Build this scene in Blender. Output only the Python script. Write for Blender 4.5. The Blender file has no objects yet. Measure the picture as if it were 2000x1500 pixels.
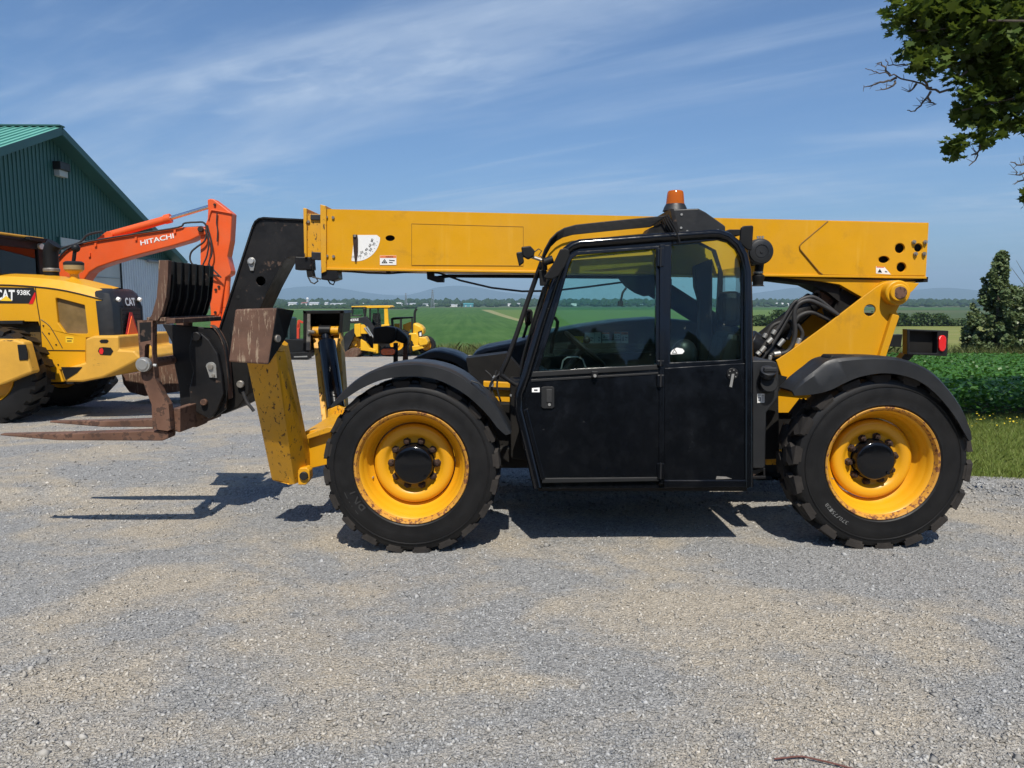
import bpy, bmesh, math, random
import numpy as np
from mathutils import Vector, Matrix, Euler
from mathutils.geometry import tessellate_polygon
random.seed(7); RNG = np.random.default_rng(7)
R = math.radians
S = bpy.context.scene
COL = S.collection

# ------------------------------------------------------------------ camera
CAM_H, FPX, PITCH = 1.76, 1450.0, math.atan(160 / 1450)
cam_data = bpy.data.cameras.new('camera')
cam_data.sensor_width = 36.0
cam_data.lens = 36.0 * FPX / 2000
cam_data.clip_start, cam_data.clip_end = 0.05, 60000
cam = bpy.data.objects.new('camera', cam_data); COL.objects.link(cam)
cam.location = (0, 0, CAM_H)
cam.rotation_euler = (math.pi / 2 - PITCH, 0, 0)
S.camera = cam

# ------------------------------------------------------------------ sky and sun
SUN_EL, SUN_AZ = R(56), R(2)
W = bpy.data.worlds.new('World'); S.world = W; W.use_nodes = True
nt = W.node_tree; nt.nodes.clear()
def wn(t, **k):
    n = nt.nodes.new(t)
    for a, b in k.items(): setattr(n, a, b)
    return n
sky = wn('ShaderNodeTexSky', sky_type='NISHITA', sun_disc=False)
sky.sun_elevation = SUN_EL; sky.sun_rotation = math.pi + SUN_AZ
sky.altitude = 60; sky.air_density = 1.0; sky.dust_density = 0.7; sky.ozone_density = 3.0
tc = wn('ShaderNodeTexCoord')
sep = wn('ShaderNodeSeparateXYZ'); nt.links.new(tc.outputs['Generated'], sep.inputs[0])
zz = wn('ShaderNodeMath', operation='ADD'); nt.links.new(sep.outputs[2], zz.inputs[0]); zz.inputs[1].default_value = 0.10
zm = wn('ShaderNodeMath', operation='MAXIMUM'); nt.links.new(zz.outputs[0], zm.inputs[0]); zm.inputs[1].default_value = 0.04
dx = wn('ShaderNodeMath', operation='DIVIDE'); nt.links.new(sep.outputs[0], dx.inputs[0]); nt.links.new(zm.outputs[0], dx.inputs[1])
dy = wn('ShaderNodeMath', operation='DIVIDE'); nt.links.new(sep.outputs[1], dy.inputs[0]); nt.links.new(zm.outputs[0], dy.inputs[1])
cmb = wn('ShaderNodeCombineXYZ'); nt.links.new(dx.outputs[0], cmb.inputs[0]); nt.links.new(dy.outputs[0], cmb.inputs[1])
def cloud(scale, rot, stretch, detail, lo, hi, off, dist=0.0, rough=.6):
    m = wn('ShaderNodeMapping', vector_type='TEXTURE'); nt.links.new(cmb.outputs[0], m.inputs[0])
    m.inputs['Location'].default_value = off; m.inputs['Rotation'].default_value = (0, 0, rot); m.inputs['Scale'].default_value = stretch
    n = wn('ShaderNodeTexNoise'); nt.links.new(m.outputs[0], n.inputs['Vector'])
    n.inputs['Scale'].default_value = scale; n.inputs['Detail'].default_value = detail; n.inputs['Roughness'].default_value = rough
    n.inputs['Distortion'].default_value = dist
    r = wn('ShaderNodeMapRange', interpolation_type='SMOOTHSTEP'); nt.links.new(n.outputs['Fac'], r.inputs['Value'])
    r.inputs['From Min'].default_value = lo; r.inputs['From Max'].default_value = hi
    return r.outputs[0]
def wmul(a, b):
    n = wn('ShaderNodeMath', operation='MULTIPLY')
    for i, x in enumerate((a, b)):
        if isinstance(x, float): n.inputs[i].default_value = x
        else: nt.links.new(x, n.inputs[i])
    return n.outputs[0]
def wadd(a, b):
    n = wn('ShaderNodeMath', operation='ADD'); nt.links.new(a, n.inputs[0]); nt.links.new(b, n.inputs[1]); return n.outputs[0]
veil = cloud(1.1, R(-29), (4.2, .95, 1), 8, .44, .80, (2.3, 0.6, 0), .35, .58)
thin = cloud(2.2, R(-33), (6.0, .55, 1), 6, .50, .85, (5.1, 3.7, 0), .2)
curd = cloud(5.0, R(-20), (1.3, .8, 1), 6, .40, .78, (0.4, 2.2, 0), .5)
area = cloud(.42, R(-25), (1.6, .9, 1), 2, .47, .66, (-3.3, 1.2, 0))
fac = wadd(wadd(wmul(veil, .78), wmul(thin, .42)), wmul(wmul(curd, area), .50))
m4 = wn('ShaderNodeClamp'); nt.links.new(fac, m4.inputs[0]); m4.inputs['Max'].default_value = 0.7
gain = wn('ShaderNodeMix', data_type='RGBA', blend_type='MULTIPLY'); gain.inputs[0].default_value = 1.0
nt.links.new(sky.outputs[0], gain.inputs[6]); gain.inputs[7].default_value = (.62, .80, 1.0, 1)
mix = wn('ShaderNodeMix', data_type='RGBA'); nt.links.new(m4.outputs[0], mix.inputs[0]); nt.links.new(gain.outputs[2], mix.inputs[6])
mix.inputs[7].default_value = (5.2, 6.2, 7.6, 1)
bg = wn('ShaderNodeBackground'); nt.links.new(mix.outputs[2], bg.inputs[0]); bg.inputs[1].default_value = 0.106
wo = wn('ShaderNodeOutputWorld'); nt.links.new(bg.outputs[0], wo.inputs[0])
sun_d = bpy.data.lights.new('sun', 'SUN'); sun_d.energy = 4.8; sun_d.angle = R(0.53); sun_d.color = (1.0, 0.94, 0.84)
sun = bpy.data.objects.new('sun', sun_d); COL.objects.link(sun)
sun.rotation_euler = (math.pi / 2 - SUN_EL, 0, SUN_AZ); sun.location = (0, -20, 30)
S.view_settings.view_transform = 'Standard'; S.view_settings.look = 'None'
S.view_settings.exposure = 0.16; S.view_settings.gamma = 1.0; S.view_settings.use_curve_mapping = False
S.render.engine = 'CYCLES'
S.cycles.use_denoising = True
S.cycles.max_bounces = 8; S.cycles.diffuse_bounces = 3; S.cycles.glossy_bounces = 3; S.cycles.transparent_max_bounces = 16
S.cycles.volume_bounces = 0; S.cycles.sample_clamp_indirect = 6

# ------------------------------------------------------------------ geometry helpers
CP, SP = math.cos(PITCH), math.sin(PITCH)
def ray(u, v):
    q = v - 750
    return Vector((u - 1000, FPX * CP - q * SP, -FPX * SP - q * CP))
def px(u, v, Y):
    """photo pixel (u, v) -> point on the plane y = Y, or y = a + b*z when Y is (a, b)"""
    d = ray(u, v)
    if isinstance(Y, tuple):
        a, b = Y
        t = (a + b * CAM_H) / (d.y - b * d.z)
    else:
        t = Y / d.y
    return Vector((d.x * t, d.y * t, CAM_H + d.z * t))
def sstep(a, b, x):
    t = min(1.0, max(0.0, (x - a) / (b - a))); return t * t * (3 - 2 * t)
def g(x, y):
    """height of the ground"""
    z = 0.0095 * min(4.5, max(-3.0, x)) * (1 - sstep(8, 16, y)) * (1 - sstep(6, 14, abs(x)))
    if y > 7:
        t = y - 7
        z -= 0.044 * t - 0.16 * (1 - math.exp(-t * 0.27)) if t < 45 else 0.044 * 45 - 0.16 + 4.6 * (1 - math.exp(-(t - 45) * 0.0075))
    return z
def gp(u, v):
    d = ray(u, v); Y = 5.0
    for _ in range(60):
        p = px(u, v, Y)
        Y = max(1.0, (CAM_H - g(p.x, p.y)) / max(1e-4, -d.z) * d.y)
    return px(u, v, Y)

ROOT = {}
class B:
    """collects shapes, then links them as ONE mesh object"""
    def __init__(s): s.v = []; s.f = []; s.sm = []
    def add(s, vs, fs, smooth=False):
        n = len(s.v); s.v += [Vector(p) for p in vs]
        for f in fs: s.f.append([i + n for i in f]); s.sm.append(smooth)
        return s
    def prism3(s, loops, ext, smooth=False):
        """outline (and holes) as 3-D loops pushed along ext"""
        ext = Vector(ext)
        if len(loops) == 1:
            L = loops[0]; n = len(L)
            s.add(list(L) + [Vector(p) + ext for p in L], [list(range(n)), list(range(2 * n - 1, n - 1, -1))])
        else:
            flat = [Vector(p) for L in loops for p in L]
            tri = tessellate_polygon([[Vector(p) for p in L] for L in loops]); n = len(flat)
            s.add(flat + [p + ext for p in flat], [list(t) for t in tri] + [[i + n for i in reversed(t)] for t in tri])
        for L in loops:
            n = len(L)
            s.add(list(L) + [Vector(p) + ext for p in L], [[i, (i + 1) % n, (i + 1) % n + n, i + n] for i in range(n)], smooth)
        return s
    def pp(s, uv, Y, th, holes=()):
        """outline in photo pixels on the plane Y, th metres thick"""
        return s.prism3([[px(a, b, Y) for a, b in L] for L in [uv] + list(holes)], (0, th, 0))
    def box(s, x0, x1, y0, y1, z0, z1):
        return s.add([(x, y, z) for x in (x0, x1) for y in (y0, y1) for z in (z0, z1)],
                     [[0, 1, 3, 2], [4, 6, 7, 5], [0, 4, 5, 1], [2, 3, 7, 6], [0, 2, 6, 4], [1, 5, 7, 3]])
    def obox(s, p0, p1, w, h, up=(0, 0, 1)):
        """bar from p0 to p1, w wide and h high"""
        p0, p1 = Vector(p0), Vector(p1); d = (p1 - p0).normalized(); a = d.cross(Vector(up))
        if a.length < 1e-4: a = d.cross(Vector((0, 1, 0)))
        a.normalize(); b = a.cross(d); a = a * w / 2; b = b * h / 2
        return s.add([p0 - a - b, p0 + a - b, p0 + a + b, p0 - a + b, p1 - a - b, p1 + a - b, p1 + a + b, p1 - a + b],
                     [[3, 2, 1, 0], [4, 5, 6, 7], [0, 1, 5, 4], [1, 2, 6, 5], [2, 3, 7, 6], [3, 0, 4, 7]])
    def lathe(s, prof, o, ax, n=24, smooth=True):
        """profile of (radius, distance along ax) turned round the axis"""
        o, ax = Vector(o), Vector(ax).normalized()
        e = ax.orthogonal().normalized(); k = ax.cross(e)
        vs = [o + ax * h + (e * math.cos(2 * math.pi * i / n) + k * math.sin(2 * math.pi * i / n)) * max(r, 1e-5) for r, h in prof for i in range(n)]
        fs = [[j * n + i, j * n + (i + 1) % n, (j + 1) * n + (i + 1) % n, (j + 1) * n + i] for j in range(len(prof) - 1) for i in range(n)]
        return s.add(vs, fs, smooth)
    def cyl(s, p0, p1, r, r1=None, n=16):
        p0, p1 = Vector(p0), Vector(p1); h = (p1 - p0).length; r1 = r if r1 is None else r1
        return s.lathe([(0, 0), (r, 0), (r1, h), (0, h)], p0, p1 - p0, n)
    def tube(s, pts, r, n=8):
        pts = [Vector(p) for p in pts]; rings = []; e = None
        rs = r if isinstance(r, (list, tuple)) else [r] * len(pts)
        for i, p in enumerate(pts):
            d = (pts[min(i + 1, len(pts) - 1)] - pts[max(i - 1, 0)]).normalized()
            e = d.orthogonal() if e is None else e - d * e.dot(d)
            if e.length < 1e-6: e = d.orthogonal()
            e.normalize(); k = d.cross(e)
            rings.append([p + (e * math.cos(2 * math.pi * j / n) + k * math.sin(2 * math.pi * j / n)) * rs[i] for j in range(n)])
        vs = [q for r_ in rings for q in r_]; m = len(pts)
        s.add(vs, [[i * n + j, i * n + (j + 1) % n, (i + 1) * n + (j + 1) % n, (i + 1) * n + j] for i in range(m - 1) for j in range(n)], True)
        return s.add(rings[0] + rings[-1], [list(range(n))[::-1], list(range(n, 2 * n))])
    def grid(s, rows, smooth=True):
        n = len(rows[0])
        return s.add([p for r_ in rows for p in r_], [[i * n + j, i * n + j + 1, (i + 1) * n + j + 1, (i + 1) * n + j] for i in range(len(rows) - 1) for j in range(n - 1)], smooth)
    def sphere(s, c, r, n=10, m=6, sc=(1, 1, 1)):
        c = Vector(c)
        vs = [c + Vector((r * sc[0] * math.sin(math.pi * i / m) * math.cos(2 * math.pi * j / n), r * sc[1] * math.sin(math.pi * i / m) * math.sin(2 * math.pi * j / n), r * sc[2] * math.cos(math.pi * i / m))) for i in range(m + 1) for j in range(n)]
        return s.add(vs, [[i * n + j, (i + 1) * n + j, (i + 1) * n + (j + 1) % n, i * n + (j + 1) % n] for i in range(m) for j in range(n)], True)
    def mesh(s, name, mat, off=Vector((0, 0, 0))):
        me = bpy.data.meshes.new(name)
        me.from_pydata([tuple(p - off) for p in s.v], [], s.f)
        me.polygons.foreach_set('use_smooth', s.sm)
        bm = bmesh.new(); bm.from_mesh(me)
        bmesh.ops.remove_doubles(bm, verts=bm.verts, dist=1e-5)
        bmesh.ops.recalc_face_normals(bm, faces=bm.faces)
        bm.to_mesh(me); bm.free()
        if any(s.sm): me.set_sharp_from_angle(angle=R(38))
        me.materials.append(mat)
        return me
    def build(s, name, mat, parent=None, origin=None, bevel=0.0, label=None, seg=2):
        off = ROOT[parent] if parent is not None else Vector(origin if origin is not None else (0, 0, 0))
        o = bpy.data.objects.new(name, s.mesh(name, mat, off)); COL.objects.link(o)
        if parent is not None: o.parent = parent
        else: o.location = off
        ROOT[o] = off
        if bevel:
            md = o.modifiers.new('edge', 'BEVEL'); md.width = bevel; md.segments = seg; md.limit_method = 'ANGLE'; md.angle_limit = R(35)
        if label: o['label'] = label
        return o
def thing(name, label, cat, loc, group=None):
    o = bpy.data.objects.new(name, None); COL.objects.link(o); o.location = loc; o.empty_display_size = 0.2
    o['label'] = label; o['category'] = cat
    if group: o['group'] = group
    ROOT[o] = Vector(loc); return o
def tag(o, label, cat, group=None):
    o['label'] = label; o['category'] = cat
    if group: o['group'] = group
    return o
def kids(o): return [c for c in bpy.data.objects if c.parent == o]
def circ(c, r, n=20, sx=1.0, sz=1.0):
    c = Vector(c)
    return [c + Vector((r * sx * math.cos(2 * math.pi * i / n), 0, r * sz * math.sin(2 * math.pi * i / n))) for i in range(n)]
def raw_mesh(name, V, F, mat, smooth=False, attr=None):
    """big mesh straight from numpy: V (n,3), F (m,k) all faces with k corners"""
    me = bpy.data.meshes.new(name); k = F.shape[1]
    me.vertices.add(len(V)); me.vertices.foreach_set('co', V.astype(np.float32).ravel())
    me.loops.add(F.size); me.loops.foreach_set('vertex_index', F.astype(np.int32).ravel())
    me.polygons.add(len(F)); me.polygons.foreach_set('loop_start', np.arange(0, F.size, k, dtype=np.int32))
    if smooth: me.polygons.foreach_set('use_smooth', np.ones(len(F), dtype=bool))
    if attr is not None:
        a = me.attributes.new('tone', 'FLOAT', 'POINT'); a.data.foreach_set('value', attr.astype(np.float32))
    me.update(calc_edges=True); me.validate(); me.materials.append(mat)
    return me
# text meshes are made first, while the scene is still small
TXT = {}
def font_mesh(txt, bold=0.0):
    if (txt, bold) in TXT: return TXT[txt, bold]
    cu = bpy.data.curves.new('lettering', 'FONT'); cu.body = txt; cu.size = 1; cu.extrude = 0.0; cu.offset = bold; cu.resolution_u = 3
    o = bpy.data.objects.new('lettering', cu); COL.objects.link(o); bpy.context.view_layer.update()
    me = o.to_mesh(); V = [Vector(v.co) for v in me.vertices]; F = [list(p.vertices) for p in me.polygons]
    o.to_mesh_clear(); bpy.data.objects.remove(o); bpy.data.curves.remove(cu)
    x0 = min(v.x for v in V); x1 = max(v.x for v in V); y0 = min(v.y for v in V); y1 = max(v.y for v in V)
    TXT[txt, bold] = ([((v.x - x0) / (x1 - x0), (v.y - y0) / (y1 - y0)) for v in V], F); return TXT[txt, bold]
def text_on(b, txt, bl, br, tl, bold=0.0, out=(0, -0.002, 0)):
    """lettering that fills the parallelogram bottom-left, bottom-right, top-left"""
    V, F = font_mesh(txt, bold); bl, br, tl = Vector(bl), Vector(br), Vector(tl); out = Vector(out)
    return b.add([bl + (br - bl) * x + (tl - bl) * y + out for x, y in V], F)
for t_, b_ in (('HITACHI', .02), ('CAT', .03), ('938K', .02), ('DEERE', .02), ('WARNING', .02), ('BKT', .02), ('EM', .02), ('370/75-28', .01), ('3', .0)): font_mesh(t_, b_)
for t_ in ('-10', '10', '20', '30', '40', '50', '60', '70', '80'): font_mesh(t_, .01)

# ------------------------------------------------------------------ materials
def newmat(name):
    m = bpy.data.materials.new(name); m.use_nodes = True; t = m.node_tree
    return m, t, t.nodes['Principled BSDF']
def noise(t, vec, scale, detail=4, rough=.55, dist=0.0):
    n = t.nodes.new('ShaderNodeTexNoise'); n.inputs['Scale'].default_value = scale; n.inputs['Detail'].default_value = detail
    n.inputs['Roughness'].default_value = rough; n.inputs['Distortion'].default_value = dist
    if vec is not None: t.links.new(vec, n.inputs['Vector'])
    return n.outputs['Fac']
def rng(t, val, a, b, c=0.0, d=1.0):
    n = t.nodes.new('ShaderNodeMapRange'); t.links.new(val, n.inputs['Value'])
    for k, x in zip(('From Min', 'From Max', 'To Min', 'To Max'), (a, b, c, d)): n.inputs[k].default_value = x
    return n.outputs[0]
def mixc(t, fac, a, b, mode='MIX'):
    n = t.nodes.new('ShaderNodeMix'); n.data_type = 'RGBA'; n.blend_type = mode
    for i, x in ((0, fac), (6, a), (7, b)):
        if isinstance(x, (int, float)): n.inputs[i].default_value = x
        elif isinstance(x, tuple): n.inputs[i].default_value = (*x, 1)
        else: t.links.new(x, n.inputs[i])
    return n.outputs[2]
def math_(t, op, a, b):
    n = t.nodes.new('ShaderNodeMath'); n.operation = op
    for i, x in ((0, a), (1, b)):
        if isinstance(x, (int, float)): n.inputs[i].default_value = x
        else: t.links.new(x, n.inputs[i])
    return n.outputs[0]
def bump(t, bs, h, strength, dist):
    n = t.nodes.new('ShaderNodeBump'); n.inputs['Strength'].default_value = strength; n.inputs['Distance'].default_value = dist
    t.links.new(h, n.inputs['Height']); t.links.new(n.outputs[0], bs.inputs['Normal'])
def coords(t, kind='Object', scale=None):
    c = t.nodes.new('ShaderNodeTexCoord').outputs[kind]
    if scale:
        m = t.nodes.new('ShaderNodeMapping'); m.inputs['Scale'].default_value = scale; t.links.new(c, m.inputs[0]); c = m.outputs[0]
    return c
def paint(name, col, rough=.42, metal=0.0, var=.10, vscale=1.6, chip=None, chip_lo=.66, chip_scale=14, stretch=None, dust=None, dust_hi=.75, bmp=0.0, bscale=30, coat=0.0, spec=.5, grime=0.0):
    m, t, bs = newmat(name); c = coords(t); cs = coords(t, 'Object', stretch) if stretch else c
    a = rng(t, noise(t, c, vscale, 6, .6), .3, .7, 1 - var, 1 + var)
    cc = mixc(t, 1.0, tuple(col), a, 'MULTIPLY'); rr = rng(t, noise(t, c, 9, 5, .7), .3, .7, max(.02, rough - .09), rough + .10)
    if dust:
        f = rng(t, noise(t, c, 2.3, 7, .68), .42, dust_hi, 0, .65); cc = mixc(t, f, cc, dust); rr = math_(t, 'ADD', rr, math_(t, 'MULTIPLY', f, .35))
    if chip:
        f = rng(t, noise(t, cs, chip_scale, 9, .68), chip_lo, chip_lo + .035); cc = mixc(t, f, cc, chip); rr = math_(t, 'ADD', rr, math_(t, 'MULTIPLY', f, .4))
    if grime:
        f = rng(t, noise(t, c, 1.1, 8, .72, .4), .56, .78, 0, grime); cc = mixc(t, f, cc, (.20, .105, .03))
        sc_ = coords(t, 'Object', (.35, 1, 5.5)); f2 = rng(t, noise(t, sc_, 9, 6, .7), .70, .73, 0, .55); cc = mixc(t, f2, cc, (.28, .15, .04))
        f3 = rng(t, noise(t, coords(t, 'Object', (5, 1, .35)), 2.2, 5, .6), .58, .75, 0, .22); cc = mixc(t, f3, cc, (.80, .50, .10))
    t.links.new(cc, bs.inputs['Base Color']); t.links.new(rr, bs.inputs['Roughness'])
    bs.inputs['Metallic'].default_value = metal; bs.inputs['Coat Weight'].default_value = coat; bs.inputs['Specular IOR Level'].default_value = spec
    if bmp: bump(t, bs, noise(t, c, bscale, 6, .65), bmp, .004)
    return m
YEL = (.66, .320, .006); RUST = (.12, .045, .018)
M = {}
M['yellow'] = paint('yellow_paint', YEL, .40, var=.07, chip=(.06, .03, .012), chip_lo=.735, chip_scale=9, dust=(.52, .27, .03), dust_hi=1.1, bmp=.05, bscale=3, spec=.36, grime=.8)
M['yellow_worn'] = paint('scratched_yellow_paint', YEL, .45, var=.10, chip=(.08, .045, .022), chip_lo=.585, chip_scale=30, stretch=(1.3, 1, .5), dust=(.30, .20, .08), dust_hi=.9)
M['yellow_rim'] = paint('yellow_rim_paint', (.70, .335, .010), .36, var=.05, chip=(.10, .045, .015), chip_lo=.72, chip_scale=16)
M['rim_edge'] = paint('rusty_rim_edge', (.52, .25, .03), .6, var=.2, chip=(.17, .065, .03), chip_lo=.52, chip_scale=30)
M['black'] = paint('black_cab_paint', (.0035, .004, .0055), .13, var=.2, chip=(.10, .10, .10), chip_lo=.69, chip_scale=26, stretch=(.7, 1, 1.4), dust=(.006, .006, .006), dust_hi=1.2, spec=.45)
M['black_worn'] = paint('worn_black_steel', (.0075, .008, .0095), .40, var=.25, chip=(.085, .055, .04), chip_lo=.635, chip_scale=10, dust=(.030, .025, .021), dust_hi=.9, spec=.35, bmp=.05)
M['grey_plastic'] = paint('dark_grey_plastic', (.013, .0145, .017), .42, var=.15, chip=(.08, .08, .08), chip_lo=.71, chip_scale=18, dust=(.036, .036, .036), dust_hi=1.0, bmp=.06, bscale=160)
M['rubber'] = paint('tyre_rubber', (.006, .006, .0065), .50, var=.2, dust=(.024, .022, .020), dust_hi=1.1, bmp=.1, bscale=70, spec=.35)
M['tread'] = paint('dusty_tread_rubber', (.020, .018, .017), .80, var=.3, vscale=8, dust=(.085, .074, .064), dust_hi=.80, bmp=.3, bscale=60, spec=.25)
M['hose'] = paint('hose_rubber', (.022, .022, .023), .55, var=.2, dust=(.06, .055, .05), dust_hi=.85)
M['rust'] = paint('brown_rusty_steel', (.115, .058, .036), .72, var=.35, vscale=5, chip=(.27, .20, .14), chip_lo=.56, chip_scale=26, stretch=(1.6, 1.6, .14), dust=(.05, .026, .018), dust_hi=.75, bmp=.15, bscale=25)
M['fork'] = paint('rusty_fork_steel', (.125, .060, .036), .66, var=.35, vscale=4, chip=(.075, .042, .030), chip_lo=.53, chip_scale=16, dust=(.21, .12, .08), dust_hi=.75, bmp=.15, bscale=30)
M['nut'] = paint('rusted_nut', (.040, .022, .016), .6, .3, var=.4, vscale=20, chip=(.14, .07, .04), chip_lo=.62, chip_scale=40)
M['steel'] = paint('bright_steel', (.50, .50, .48), .38, .7, var=.15, dust=(.2, .18, .15), dust_hi=.9)
M['zinc'] = paint('zinc_bolt', (.30, .28, .25), .45, .6, var=.25, vscale=20, chip=(.12, .07, .05), chip_lo=.66, chip_scale=60)
M['chrome'] = paint('chromed_rod', (.75, .76, .78), .12, 1.0, var=.04)
M['white'] = paint('white_sticker', (.80, .80, .78), .45, var=.04)
M['ink'] = paint('black_print', (.012, .012, .012), .5, var=.05)
M['orange_ink'] = paint('orange_print', (.75, .20, .06), .5, var=.05)
M['yellow_ink'] = paint('yellow_print', (.85, .55, .03), .5, var=.05)
M['red_ink'] = paint('red_print', (.62, .01, .012), .4, var=.05)
M['orange'] = paint('orange_paint', (.78, .105, .018), .38, var=.07, chip=(.12, .04, .02), chip_lo=.74, chip_scale=6, dust=(.55, .14, .05), dust_hi=1.0)
M['deere_yellow'] = paint('bright_yellow_paint', (.78, .43, .016), .42, var=.08, chip=(.08, .04, .01), chip_lo=.70, chip_scale=3)
M['loader_yellow'] = paint('loader_yellow_paint', (.70, .345, .010), .36, var=.05, chip=(.10, .05, .015), chip_lo=.75, chip_scale=5)
M['loader_bumper'] = paint('scraped_yellow_casting', (.62, .33, .04), .55, var=.12, vscale=3, chip=(.10, .06, .02), chip_lo=.64, chip_scale=5, stretch=(.35, 1, 1.6), bmp=.15, bscale=14)
M['interior'] = paint('dark_cab_trim', (.007, .0075, .008), .55, var=.2, spec=.3)
M['underside'] = paint('oily_black_steel', (.007, .0065, .006), .6, var=.3, spec=.3, dust=(.022, .019, .016), dust_hi=.85)
M['pole'] = paint('galvanised_steel', (.22, .24, .26), .6, .2, var=.1)
def simple(name, col, rough=.5, metal=0.0, em=None, es=0.0, trans=0.0):
    m, t, bs = newmat(name); bs.inputs['Base Color'].default_value = (*col, 1); bs.inputs['Roughness'].default_value = rough; bs.inputs['Metallic'].default_value = metal
    if em: bs.inputs['Emission Color'].default_value = (*em, 1); bs.inputs['Emission Strength'].default_value = es
    bs.inputs['Transmission Weight'].default_value = trans
    return m
M['mirror'] = simple('mirror_glass', (.6, .62, .65), .05, 1.0)
def lens(name, col, rough=.18):
    """moulded plastic lamp lens with fine ribs"""
    m, t, bs = newmat(name); bs.inputs['Base Color'].default_value = (*col, 1); bs.inputs['Roughness'].default_value = rough
    bs.inputs['Subsurface Weight'].default_value = .0; bs.inputs['Coat Weight'].default_value = .6; bs.inputs['Coat Roughness'].default_value = .06
    w = t.nodes.new('ShaderNodeTexWave'); w.wave_type = 'BANDS'; w.bands_direction = 'Z'; w.inputs['Scale'].default_value = 60
    t.links.new(coords(t), w.inputs['Vector']); bump(t, bs, w.outputs[1], .35, .004)
    return m
M['red_lens'] = lens('red_lamp_lens', (.75, .012, .010)); M['amber_lens'] = lens('amber_lamp_lens', (.85, .13, .008))
M['amber_lens'].node_tree.nodes['Principled BSDF'].inputs['Transmission Weight'].default_value = .0
def beacon_mat():
    m, t, bs = newmat('amber_beacon_dome')
    t.nodes.remove(bs); out = t.nodes['Material Output']
    tr = t.nodes.new('ShaderNodeBsdfTranslucent'); tr.inputs[0].default_value = (1.0, .30, .01, 1)
    di = t.nodes.new('ShaderNodeBsdfDiffuse'); di.inputs[0].default_value = (.85, .20, .006, 1)
    gl = t.nodes.new('ShaderNodeBsdfGlossy'); gl.inputs['Roughness'].default_value = .12
    a = t.nodes.new('ShaderNodeMixShader'); a.inputs[0].default_value = .45; t.links.new(tr.outputs[0], a.inputs[1]); t.links.new(di.outputs[0], a.inputs[2])
    f = t.nodes.new('ShaderNodeFresnel'); f.inputs[0].default_value = 1.45
    b = t.nodes.new('ShaderNodeMixShader'); t.links.new(f.outputs[0], b.inputs[0]); t.links.new(a.outputs[0], b.inputs[1]); t.links.new(gl.outputs[0], b.inputs[2])
    t.links.new(b.outputs[0], out.inputs[0]); return m
M['beacon'] = beacon_mat()
def glass(name, tint, spots=True, refl=1.0):
    """thin tinted pane: straight-through tint plus a Fresnel reflection, with flecks of dirt"""
    m, t, bs = newmat(name); t.nodes.remove(bs); out = t.nodes['Material Output']
    tp = t.nodes.new('ShaderNodeBsdfTransparent'); tp.inputs[0].default_value = (*tint, 1)
    gl = t.nodes.new('ShaderNodeBsdfGlossy'); gl.inputs['Roughness'].default_value = .012
    f = t.nodes.new('ShaderNodeFresnel'); f.inputs[0].default_value = 1.5
    a = t.nodes.new('ShaderNodeMixShader'); t.links.new(math_(t, 'MULTIPLY', f.outputs[0], refl), a.inputs[0]); t.links.new(tp.outputs[0], a.inputs[1]); t.links.new(gl.outputs[0], a.inputs[2])
    last = a
    if spots:
        d = t.nodes.new('ShaderNodeBsdfDiffuse'); d.inputs[0].default_value = (.10, .11, .10, 1)
        c = coords(t); k = math_(t, 'ADD', rng(t, noise(t, c, 28, 3, .6), .70, .76, 0, .7), rng(t, noise(t, c, 2.5, 7, .7), .45, .9, 0.0, .05))
        b = t.nodes.new('ShaderNodeMixShader'); t.links.new(k, b.inputs[0]); t.links.new(a.outputs[0], b.inputs[1]); t.links.new(d.outputs[0], b.inputs[2]); last = b
    t.links.new(last.outputs[0], out.inputs[0]); return m
M['glass'] = glass('green_tinted_cab_glass', (.83, .94, .915), refl=.55); M['glass_dark'] = glass('dark_window_glass', (.62, .74, .74), False)
# ================================================================== telehandler
T = thing('telehandler', 'big yellow and black telescopic handler with forks, filling the middle of the yard', 'telehandler', (0.9, 6.28, 0.0))
YF, YB = 5.08, 7.48            # outer faces of the near and far tyres
YC = (YF + YB) / 2
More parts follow.
